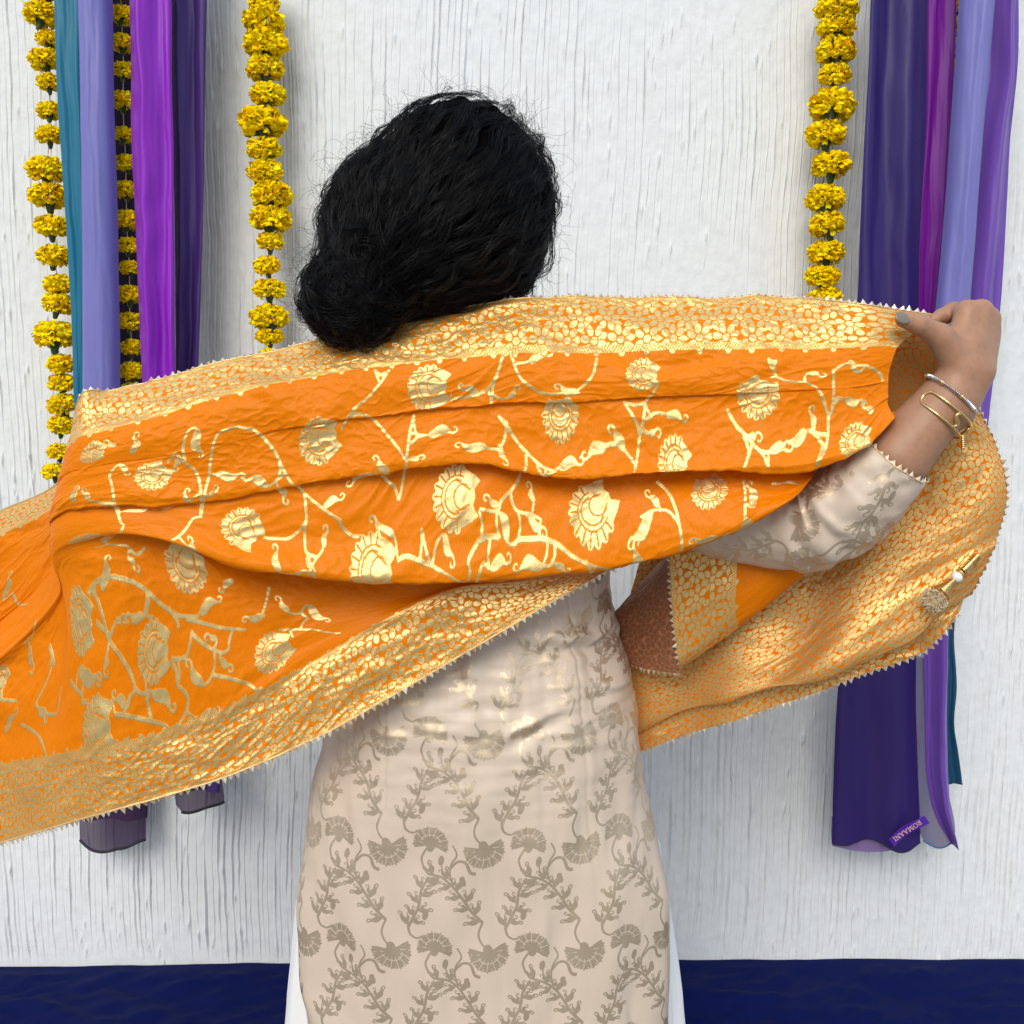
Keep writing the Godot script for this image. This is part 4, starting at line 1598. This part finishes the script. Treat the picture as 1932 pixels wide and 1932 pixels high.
func hand_bones(mirror: bool) -> Array:
	# the hand as it grips the cloth; the left one is the mirror image, moved to the other corner
	var m := func(x: float, y: float, d: float) -> Vector3:
		if mirror:
			return at(2035.0 - x, y + 171.0, d + 0.055)
		return at(x, y, d)
	var wrist: Vector3 = m.call(1824, 708, 1.034)
	var bones := []
	var K := [m.call(1824, 588, 1.044), m.call(1851, 587, 1.048), m.call(1866, 601, 1.056), m.call(1867, 623, 1.064)]
	var wx := [m.call(1806, 694, 1.030), m.call(1820, 692, 1.030), m.call(1834, 694, 1.034), m.call(1846, 696, 1.038)]
	for i in 4:
		bones.append([wx[i], K[i], 0.0150, [0.0112, 0.0112, 0.0105, 0.0098][i]])
	for i in 3:
		bones.append([(wx[i] + wx[i + 1]) / 2.0, (K[i] + K[i + 1]) / 2.0, 0.0145, 0.0085])
	bones.append([wrist, m.call(1826, 650, 1.036), 0.0185, 0.017])
	# fingers: each bends away and back towards the palm
	var fingers := [
		[[1799, 587, 1.072], [1777, 598, 1.066], [1762, 604, 1.054]],
		[[1838, 600, 1.092], [1806, 622, 1.090], [1788, 628, 1.074]],
		[[1856, 622, 1.098], [1824, 646, 1.092], [1808, 648, 1.076]],
		[[1862, 648, 1.098], [1836, 664, 1.090], [1822, 664, 1.078]]]
	var rad := [[0.0098, 0.0086, 0.0078, 0.0068], [0.0100, 0.0088, 0.0080, 0.0070], [0.0095, 0.0083, 0.0075, 0.0066], [0.0085, 0.0073, 0.0066, 0.0058]]
	for i in 4:
		var last: Vector3 = K[i]
		for j in 3:
			var q = fingers[i][j]
			var here: Vector3 = m.call(q[0], q[1], q[2])
			bones.append([last, here, rad[i][j], rad[i][j + 1]])
			last = here
	# thumb, lying along the edge of the cloth
	var t := [m.call(1808, 690, 1.030), m.call(1774, 636, 1.022), m.call(1735, 612, 1.014), m.call(1704, 603, 1.012)]
	bones.append([t[0], t[1], 0.0165, 0.0128])
	bones.append([t[1], t[2], 0.0120, 0.0094])
	bones.append([t[2], t[3], 0.0092, 0.0080])
	bones.append([m.call(1796, 650, 1.032), m.call(1822, 604, 1.040), 0.0120, 0.0090])
	# heel of the hand
	bones.append([m.call(1846, 694, 1.040), m.call(1862, 640, 1.062), 0.0140, 0.0120])
	return bones


func person():
	var o := thing("person", "person with dark hair in a low bun, beige gold-figured tunic and white trousers", "person")
	# skin: one surface
	var body := Soup.new()
	var core := [
		[at(852, 360, 1.150), at(845, 440, 1.160), 0.082, 0.080],
		[at(845, 470, 1.185), at(845, 520, 1.205), 0.062, 0.040],
		[at(846, 440, 1.235), at(846, 462, 1.252), 0.012, 0.014],
		[at(840, 520, 1.165), at(850, 680, 1.190), 0.052, 0.056],
		[at(710, 760, 1.200), at(1120, 760, 1.190), 0.055, 0.055],
		[at(800, 800, 1.215), at(1010, 800, 1.215), 0.080, 0.080],
		[at(850, 850, 1.22), at(850, 1060, 1.235), 0.085, 0.075],
		[at(960, 850, 1.22), at(960, 1060, 1.235), 0.085, 0.075],
		[at(800, 1350, 1.23), at(1020, 1350, 1.23), 0.090, 0.090],
		[at(905, 1060, 1.235), at(905, 1330, 1.23), 0.085, 0.09],
		[at(800, 1380, 1.225), at(790, 2050, 1.20), 0.085, 0.058],
		[at(1020, 1380, 1.225), at(1040, 2050, 1.20), 0.085, 0.058],
		[at(1120, 780, 1.190), at(1330, 925, 1.142), 0.046, 0.042],
		[at(1330, 925, 1.142), at(1575, 972, 1.074), 0.042, 0.036],
		[at(700, 770, 1.200), at(480, 900, 1.165), 0.050, 0.042],
		[at(480, 900, 1.165), at(330, 960, 1.13), 0.042, 0.038],
		[at(330, 960, 1.13), at(212, 882, 1.10), 0.036, 0.022]]
	skin(body, core, 0.012, 60.0)
	var fore := [
		[at(1580, 966, 1.072), at(1690, 862, 1.042), 0.038, 0.0335],
		[at(1690, 862, 1.040), at(1790, 750, 1.034), 0.0335, 0.0265],
		[at(1785, 758, 1.034), at(1812, 706, 1.031), 0.0255, 0.0200],
		[at(1796, 768, 1.036), at(1836, 704, 1.036), 0.0240, 0.0200]]
	fore.append_array(hand_bones(false))
	skin(body, fore, 0.0030, 520.0)
	skin(body, hand_bones(true), 0.0036, 520.0)
	var sm := plain(0.40, 0.205, 0.118, 0.5)
	sm.albedo_texture = speckle(Color(1, 1, 1), 0.09, 27)
	sm.uv1_triplanar = true
	sm.uv1_scale = Vector3(9, 9, 9)
	sm.normal_enabled = true
	sm.normal_texture = M.weave
	sm.normal_scale = 0.12
	sm.subsurf_scatter_enabled = true
	sm.subsurf_scatter_strength = 0.12
	part("body", body.mesh(), sm, o)
	var nail := Soup.new()
	var tip := at(1703, 600, 1.0045)
	var dir := (at(1704, 603, 1.012) - at(1735, 612, 1.014)).normalized()
	var face := Vector3(0.05, 0.45, 1).normalized()
	face = (face - dir * face.dot(dir)).normalized()
	nail.ball(tip + face * 0.0002, Vector3(0.0062, 0.0016, 0.0085), Basis(dir.cross(face) * -1.0, face, dir), 14, 8)
	part("thumb_nail", nail.mesh(), plain(0.20, 0.165, 0.135, 0.25), o)
	tunic(o)
	trousers(o)
	hair(o)


# rings round an upright axis: keys are rows of [y, left x, right x, depth of the axis, half thickness]
func rings(keys: Array, nu: int, nv: int, y0: float, y1: float, wrinkle: Callable, square := 1.0) -> Array:
	var p := PackedVector3Array()
	var uv := PackedVector2Array()
	var down := 0.0
	var last := Vector3.ZERO
	for j in nv:
		var y := lerpf(y0, y1, float(j) / (nv - 1))
		var d := along(keys, y, 3)
		var b := along(keys, y, 4)
		var l := along(keys, y, 1)
		var r := along(keys, y, 2)
		var mid := at((l + r) / 2.0, y, d)
		var half := (r - l) / 2.0 / per_metre(d)
		if j > 0:
			down += absf(mid.y - last.y)
		last = mid
		var row := p.size()
		for i in nu:
			var f := float(i) / (nu - 1)
			var a := TAU * f
			# a = 0 is the front, away from the camera; half way round is the back
			var ca := cos(a)
			var sa := sin(a)
			var e := Vector3(-signf(sa) * pow(absf(sa), 0.86) * half, 0, -signf(ca) * pow(absf(ca), lerpf(0.9, lerpf(0.9, 0.4, square), smoothstep(1350.0, 1650.0, y))) * b)
			var px_ := (l + r) / 2.0 + e.x * per_metre(d)
			var w: float = wrinkle.call(px_, y, f)
			p.append(mid + e * (1.0 + w / maxf(e.length(), 0.05)))
			uv.append(Vector2(0, down))
		# cloth length both ways from the middle of the back
		for i in range(nu / 2 + 1, nu):
			uv[row + i].x = uv[row + i - 1].x + p[row + i].distance_to(p[row + i - 1])
		for i in range(nu / 2 - 1, -1, -1):
			uv[row + i].x = uv[row + i + 1].x - p[row + i].distance_to(p[row + i + 1])
	return [p, uv]


func tunic(o: Node3D):
	var tc := tunic_cloth()
	var keys := [[690, 700, 1130, 1.20, 0.070], [760, 645, 1190, 1.20, 0.085], [900, 655, 1180, 1.215, 0.094], [1050, 655, 1160, 1.225, 0.100], [1090, 655, 1158, 1.225, 0.101], [1130, 650, 1160, 1.225, 0.103], [1180, 640, 1166, 1.225, 0.108], [1240, 622, 1184, 1.225, 0.118], [1320, 608, 1205, 1.225, 0.130], [1400, 597, 1223, 1.225, 0.136], [1450, 580, 1231, 1.225, 0.137], [1530, 567, 1246, 1.225, 0.136], [1640, 561, 1262, 1.225, 0.134], [1760, 559, 1272, 1.225, 0.133], [1932, 565, 1279, 1.225, 0.132], [2200, 560, 1290, 1.225, 0.132], [2600, 555, 1300, 1.225, 0.132]]
	var f := FastNoiseLite.new()
	f.seed = 14
	f.frequency = 1.0
	f.fractal_octaves = 2
	var w := func(x: float, y: float, t: float) -> float:
		var e := f.get_noise_2d(x * 0.008, y * 0.0035) * 0.006 + f.get_noise_2d(x * 0.02 + 9.0, y * 0.004) * 0.0016
		# crosswise creases in the small of the back
		var q := (y - 1180.0 - (x - 1085.0) * 0.06 + 14.0 * f.get_noise_1d(x * 0.02)) / 10.0
		var near := exp(-pow((x - 1085.0) / 75.0, 2.0))
		e += near * (0.009 * exp(-(q + 1.3) * (q + 1.3)) - 0.007 * exp(-(q - 0.9) * (q - 0.9) * 0.7))
		q = (y - 1312.0 + (x - 1000.0) * 0.42) / 11.0
		near = exp(-pow((x - 1010.0) / 60.0, 2.0))
		e += near * (0.006 * exp(-(q + 1.2) * (q + 1.2)) - 0.005 * exp(-(q - 1.0) * (q - 1.0)))
		q = (y - 1255.0 - (x - 1140.0) * 0.25) / 12.0
		near = exp(-pow((x - 1150.0) / 40.0, 2.0))
		e += near * 0.005 * exp(-q * q)
		# small puckers over the hips, long soft folds below
		e += 0.0016 * f.get_noise_2d(x * 0.012 + 40.0, y * 0.04) * exp(-pow((y - 1330.0) / 130.0, 2.0))
		e += 0.0045 * sin(x * 0.055 + 2.0 * f.get_noise_1d(y * 0.004)) * smoothstep(1500.0, 1900.0, y) * smoothstep(760.0, 620.0, x)
		e += 0.0040 * sin(x * 0.05 + 1.0) * smoothstep(1450.0, 1800.0, y) * smoothstep(1100.0, 1250.0, x)
		# the two shaping seams
		q = (x - 742.0 + (y - 1400.0) * 0.03) / 3.5
		e -= 0.0016 * exp(-q * q) * smoothstep(1620.0, 1500.0, y)
		q = (x - 1106.0 - (y - 1430.0) * 0.10) / 3.5
		e -= 0.0016 * exp(-q * q) * smoothstep(1660.0, 1540.0, y)
		# crosswise drags above the hips
		e += 0.0022 * f.get_noise_2d(x * 0.004 + y * 0.006, y * 0.05) * exp(-pow((y - 1270.0) / 150.0, 2.0))
		return e
	var nu := 420
	var nv := 300
	var g := rings(keys, nu, nv, 690, 2560, w)
	part("tunic", grid_mesh(g[0], nu, nv, g[1]), tc, o)

	# sleeves
	var cuff_out := Soup.new()
	var r := RandomNumberGenerator.new()
	r.seed = 31
	for side in 2:
		var path: Array
		var rad: Array
		if side == 0:
			path = [at(1110, 800, 1.185), at(1230, 880, 1.155), at(1350, 946, 1.138), at(1470, 978, 1.108), at(1548, 978, 1.082), at(1600, 948, 1.064), at(1650, 905, 1.050), at(1689, 862, 1.040)]
			rad = [0.060, 0.062, 0.0600, 0.0545, 0.0520, 0.0500, 0.0440, 0.0385]
		else:
			path = [at(720, 790, 1.195), at(600, 850, 1.185), at(480, 905, 1.165), at(400, 940, 1.15), at(330, 962, 1.13), at(270, 950, 1.115)]
			rad = [0.056, 0.055, 0.050, 0.046, 0.046, 0.042]
		nu = 72
		nv = 120
		var p := PackedVector3Array()
		var uv := PackedVector2Array()
		var x := Vector3.BACK
		var s := 0.0
		var prev := Vector3.ZERO
		for j in nv:
			var q := float(j) / (nv - 1) * (path.size() - 1)
			var c := cr3(path, q)
			var t := (cr3(path, minf(q + 0.05, path.size() - 1)) - cr3(path, maxf(q - 0.05, 0))).normalized()
			x = (x - t * x.dot(t)).normalized()
			var y := t.cross(x)
			var k := int(minf(q, path.size() - 2))
			var rr: float = lerpf(rad[k], rad[k + 1], q - k)
			if j > 0:
				s += c.distance_to(prev)
			prev = c
			for i in nu:
				var a := TAU * i / (nu - 1)
				var bend := exp(-pow((q - 4.2) / 1.3, 2.0)) if side == 0 else 0.4
				# folds that gather in the crook of the elbow
				var wr := bend * 0.0026 * sin(q * 9.0 + 2.6 * cos(a) + 2.0 * f.get_noise_2d(q, cos(a) * 2.0)) * (0.35 + 0.65 * maxf(0.0, cos(a - 1.2)))
				wr += 0.0035 * f.get_noise_3d(q * 1.0, cos(a) * 1.3, sin(a) * 1.3 + 5.0 * side)
				p.append(c + (x * cos(a) + y * sin(a)) * (rr + wr))
				uv.append(Vector2(a / TAU * 0.31, s))
		part("sleeve", grid_mesh(p, nu, nv, uv), tc, o)
		points_along(cuff_out, line_of(p, nu, nv - 1), line_of(p, nu, nv - 4), 0.0085, 0.0055, r)
		cord(cuff_out, line_of(p, nu, nv - 1), 0.0009)
	var lm := plain(1, 1, 1, 0.4, 0.3)
	lm.vertex_color_use_as_albedo = true
	var e := part("cuff_edging", cuff_out.mesh(), lm, o)
	e.set_meta("kind", "stuff")


func trousers(o: Node3D):
	var f := FastNoiseLite.new()
	f.seed = 4
	f.frequency = 1.0
	var w := func(x: float, y: float, t: float) -> float:
		return 0.006 * f.get_noise_2d(t * 14.0, y * 0.0012) + 0.004 * sin(t * TAU * 7.0)
	for leg in [[[1380, 660, 900, 1.235, 0.05], [1560, 592, 905, 1.230, 0.05], [1660, 556, 910, 1.228, 0.052], [1750, 544, 912, 1.228, 0.055], [1850, 533, 915, 1.228, 0.058], [1932, 524, 917, 1.228, 0.06], [2300, 500, 920, 1.228, 0.07], [3600, 470, 925, 1.228, 0.08]],
			[[1380, 930, 1160, 1.235, 0.05], [1560, 920, 1236, 1.230, 0.05], [1660, 918, 1262, 1.228, 0.052], [1750, 917, 1280, 1.228, 0.055], [1850, 917, 1294, 1.228, 0.058], [1932, 917, 1303, 1.228, 0.06], [2300, 920, 1325, 1.228, 0.07], [3600, 930, 1350, 1.228, 0.08]]]:
		var g := rings(leg, 90, 80, 1380, 3500, w, 0.0)
		part("trouser_leg", grid_mesh(g[0], 90, 80, g[1]), M.white_cotton, o)


# hair: a dark mass over the skull, wavy locks combed to the bun, and stray hairs
var hair_parts := []


func hair_depth(q: Vector3) -> float:
	var s := 0.0
	for b in hair_parts:
		var d: Vector3 = (q - b[0]) / b[1]
		s += exp((1.0 - d.length()) * b[2] * 140.0)
	return -log(maxf(s, 1e-12)) / 140.0


func hair_normal(q: Vector3) -> Vector3:
	var e := 0.004
	return Vector3(hair_depth(q + Vector3(e, 0, 0)) - hair_depth(q - Vector3(e, 0, 0)), hair_depth(q + Vector3(0, e, 0)) - hair_depth(q - Vector3(0, e, 0)), hair_depth(q + Vector3(0, 0, e)) - hair_depth(q - Vector3(0, 0, e))).normalized()


# where a ray from inside leaves the hair for the last time
func hair_edge(hub: Vector3, dir: Vector3, far: float) -> Vector3:
	var lo := 0.0
	var hi := far
	for s in 16:
		var t := far * (1.0 - s / 16.0)
		if hair_depth(hub + dir * t) < 0.0:
			lo = t
			break
		hi = t
	for s in 7:
		var m := (lo + hi) / 2.0
		if hair_depth(hub + dir * m) < 0.0:
			lo = m
		else:
			hi = m
	return hub + dir * lo


func hair(o: Node3D):
	# ellipsoids: centre, radii, and their mean radius
	for b in [[866, 368, 1.150, 164, 172, 0.104], [788, 442, 1.140, 172, 162, 0.104], [900, 420, 1.150, 132, 150, 0.10], [752, 505, 1.125, 132, 100, 0.08], [900, 495, 1.150, 96, 74, 0.08]]:
		var k := per_metre(b[2])
		hair_parts.append([at(b[0], b[1], b[2]), Vector3(b[3] / k, b[4] / k, b[5]), (b[3] + b[4]) / 2.0 / k])
	var bun_at := at(650, 560, 1.070)
	hair_parts.append([bun_at, Vector3(0.042, 0.045, 0.038), 0.042])
	hair_parts.append([at(690, 590, 1.072), Vector3(0.030, 0.026, 0.03), 0.028])
	var r := RandomNumberGenerator.new()
	r.seed = 77
	var hm := plain(0.003, 0.0027, 0.003, 0.8)
	hm.metallic_specular = 0.05
	# the mass itself, from points cast inwards
	var centre := at(835, 440, 1.15)
	var nu := 160
	var nv := 120
	var p := PackedVector3Array()
	for j in nv:
		var th := PI * (j + 0.02) / (nv - 0.96)
		for i in nu:
			var ph := TAU * i / nu
			var dir := Vector3(sin(th) * cos(ph), cos(th), sin(th) * sin(ph))
			var q := hair_edge(centre, dir, 0.28)
			p.append(q + dir * (0.0055 * sway.get_noise_3d(q.x * 34.0, q.y * 20.0, q.z * 34.0) - 0.0055))
	var hr := part("hair", grid_mesh(p, nu, nv, PackedVector2Array(), true), hm, o)
	# locks: a few strands that wave together, from the crown and the sides down to the bun, and round the bun itself
	var locks := Soup.new()
	var goal := at(690, 570, 1.06)
	for made in 900:
		var dir := Vector3(r.randf_range(-1, 1), r.randf_range(-0.8, 1), r.randf_range(-0.45, 1)).normalized()
		var on_bun := made % 5 == 0
		var hub := bun_at if on_bun else centre
		var q := hair_edge(hub, dir, 0.075 if on_bun else 0.26)
		var wave := r.randf() * TAU
		var rate := r.randf_range(0.30, 0.66)
		var bend := r.randf_range(0.18, 0.62)
		var n_pts := r.randi_range(14, 26)
		var step := r.randf_range(0.0050, 0.0070) * (0.75 if on_bun else 1.0)
		var guide := PackedVector3Array()
		var nrm := PackedVector3Array()
		# some locks stand off the head, mostly towards its outline
		var loose := r.randf() * r.randf() * 1.0
		for k in n_pts:
			var nn := hair_normal(q)
			q -= nn * (hair_depth(q) + 0.001 - 0.007 * loose * (1.0 + sin(wave * 2.0 + k * rate)))
			guide.append(q)
			nrm.append(nn)
			var to: Vector3
			if on_bun:
				to = Vector3(0.3, 0.15, 1.0).normalized().cross(q - bun_at).normalized()
				to = (to + Vector3(r.randf_range(-1, 1), r.randf_range(-1, 1), r.randf_range(-1, 1)) * 0.25 + Vector3(0.5, 0.8, 0.0) * sin(wave * 3.0)).normalized()
			else:
				to = goal - q
				to = (to.normalized() + Vector3(-0.25, -0.35, 0.1) * clampf(to.length() * 6.0, 0.0, 1.0)).normalized()
			to = (to - nn * to.dot(nn)).normalized()
			to = (to + nn.cross(to) * sin(wave + k * rate) * bend).normalized()
			q += to * step
		var broad := r.randf_range(0.0025, 0.0060)
		for s in r.randi_range(7, 9):
			var across := r.randf_range(-1, 1)
			var up := r.randf_range(-0.4, 0.6)
			var thick := r.randf_range(0.00018, 0.00038)
			var line := PackedVector3Array()
			var rad := PackedFloat32Array()
			var slip := r.randf() * TAU
			for k in n_pts:
				var t := (guide[mini(k + 1, n_pts - 1)] - guide[maxi(k - 1, 0)]).normalized()
				var f := (k + 0.5) / n_pts
				var w := broad * (0.30 + 0.70 * sin(PI * f))
				line.append(guide[k] + nrm[k].cross(t) * across * w + nrm[k] * (up * w + 0.0006 * sin(slip + k * 1.1)))
				rad.append(thick * (0.3 + 0.7 * sin(PI * (k + 0.6) / (n_pts + 0.2))))
			locks.tube(line, rad, 3)
	var lm := plain(0.0030, 0.0026, 0.0032, 0.33)
	lm.metallic_specular = 0.33
	var st := part("strands", locks.mesh(), lm, hr)
	st.set_meta("kind", "stuff")
	# stray hairs, thin and curling
	var stray := Soup.new()
	for k in 2400:
		var dir := Vector3(r.randf_range(-1, 1), r.randf_range(-0.6, 1), r.randf_range(-0.5, 0.6)).normalized()
		var on_bun := k % 5 == 0
		var q := hair_edge(bun_at if on_bun else centre, dir, 0.075 if on_bun else 0.26)
		var nn := hair_normal(q)
		var to := (goal - q).normalized()
		to = (to - nn * to.dot(nn)).normalized()
		if r.randf() < 0.4:
			to = -to
		var go := (to + nn * r.randf_range(0.1, 0.8)).normalized()
		var curl := Vector3(r.randf_range(-1, 1), r.randf_range(-1, 1), r.randf_range(-1, 1)) * r.randf_range(0.1, 0.7)
		var line := PackedVector3Array()
		var rad := PackedFloat32Array()
		for s in r.randi_range(6, 15):
			line.append(q)
			rad.append(0.00012)
			q += go * 0.004
			go = (go + curl.cross(go) + Vector3(r.randf_range(-1, 1), r.randf_range(-1, 1), r.randf_range(-1, 1)) * 0.12 - nn * 0.06).normalized()
		stray.tube(line, rad, 3)
	var sy := part("stray_hairs", stray.mesh(), lm, hr)
	sy.set_meta("kind", "stuff")


# ---------------------------------------------------------------- bracelets
func jewellery():
	var elbow := at(1690, 862, 1.040)
	var wrist := at(1815, 722, 1.034)
	var axis := (wrist - elbow).normalized()
	var out := (Vector3.BACK - axis * axis.z).normalized()
	var side := axis.cross(out)
	var ring := func(c: Vector3, rx: float, a: float, lift: float) -> Vector3:
		return c + (out * cos(a) + side * sin(a)) * rx + axis * lift

	# a stretch bracelet of silver discs with gilt cubes between
	var o := thing("bracelet", "thin bracelet of silver discs and gold spacers, nearest the hand", "bracelet")
	var c := at(1793, 744, 1.034)
	var tilt := 0.0
	var discs := Soup.new()
	var cubes := Soup.new()
	for k in 96:
		var a := TAU * k / 96.0
		var q: Vector3 = ring.call(c, 0.0292, a, tilt * sin(a))
		var t: Vector3 = (ring.call(c, 0.0292, a + 0.02, tilt * sin(a + 0.02)) - q).normalized()
		var b := Basis(Quaternion(Vector3.UP, t))
		if k % 12 == 0:
			cubes.ball(q, Vector3(0.0026, 0.0017, 0.0026), b, 8, 6)
		else:
			discs.ball(q, Vector3(0.0023, 0.00075, 0.0023), b, 10, 5)
	part("silver_discs", discs.mesh(), M.silver, o)
	part("gold_spacers", cubes.mesh(), M.gold, o)

	# an open gold bangle: two rails that meet in a loop, joined by an S
	o = thing("bracelet", "wide open gold bangle of two parallel rails, below the disc bracelet", "bracelet")
	c = at(1772, 778, 1.036)
	var rails := Soup.new()
	var line := PackedVector3Array()
	var rr := PackedFloat32Array()
	for k in 121:
		var f := k / 120.0
		# out along one rail, round the loop, back along the other
		var a: float
		var lift: float
		if f < 0.44:
			a = lerpf(2.6, -0.85, f / 0.44)
			lift = 0.0075
		elif f < 0.56:
			var g := (f - 0.44) / 0.12 * PI
			a = -0.85 - 0.24 * sin(g)
			lift = 0.0075 * cos(g)
		else:
			a = lerpf(-0.85, 2.6, (f - 0.56) / 0.44)
			lift = -0.0075
		line.append(ring.call(c, 0.0318, a, lift))
		rr.append(0.0013)
	rails.tube(line, rr, 8, Color.WHITE, true)
	part("rails", rails.mesh(), M.gold, o)
	for at_angle in [0.25, 1.35]:
		var s := Soup.new()
		var l2 := PackedVector3Array()
		var r2 := PackedFloat32Array()
		for k in 15:
			var f := k / 14.0
			l2.append(ring.call(c, 0.0318, at_angle + 0.12 * sin((f - 0.5) * TAU), lerpf(0.0075, -0.0075, f)))
			r2.append(0.0011 + 0.0011 * sin(f * PI))
		s.tube(l2, r2, 8, Color.WHITE, true)
		part("link", s.mesh(), M.gold, o)
	var ch := Soup.new()
	for k in 7:
		var q: Vector3 = ring.call(c, 0.0335 + 0.0012 * k, 0.95 + 0.02 * k, -0.006 - 0.0014 * k)
		ch.ball(q, Vector3(0.0017, 0.0017, 0.0017), Basis.IDENTITY, 8, 6)
	part("clasp_chain", ch.mesh(), M.gold, o)
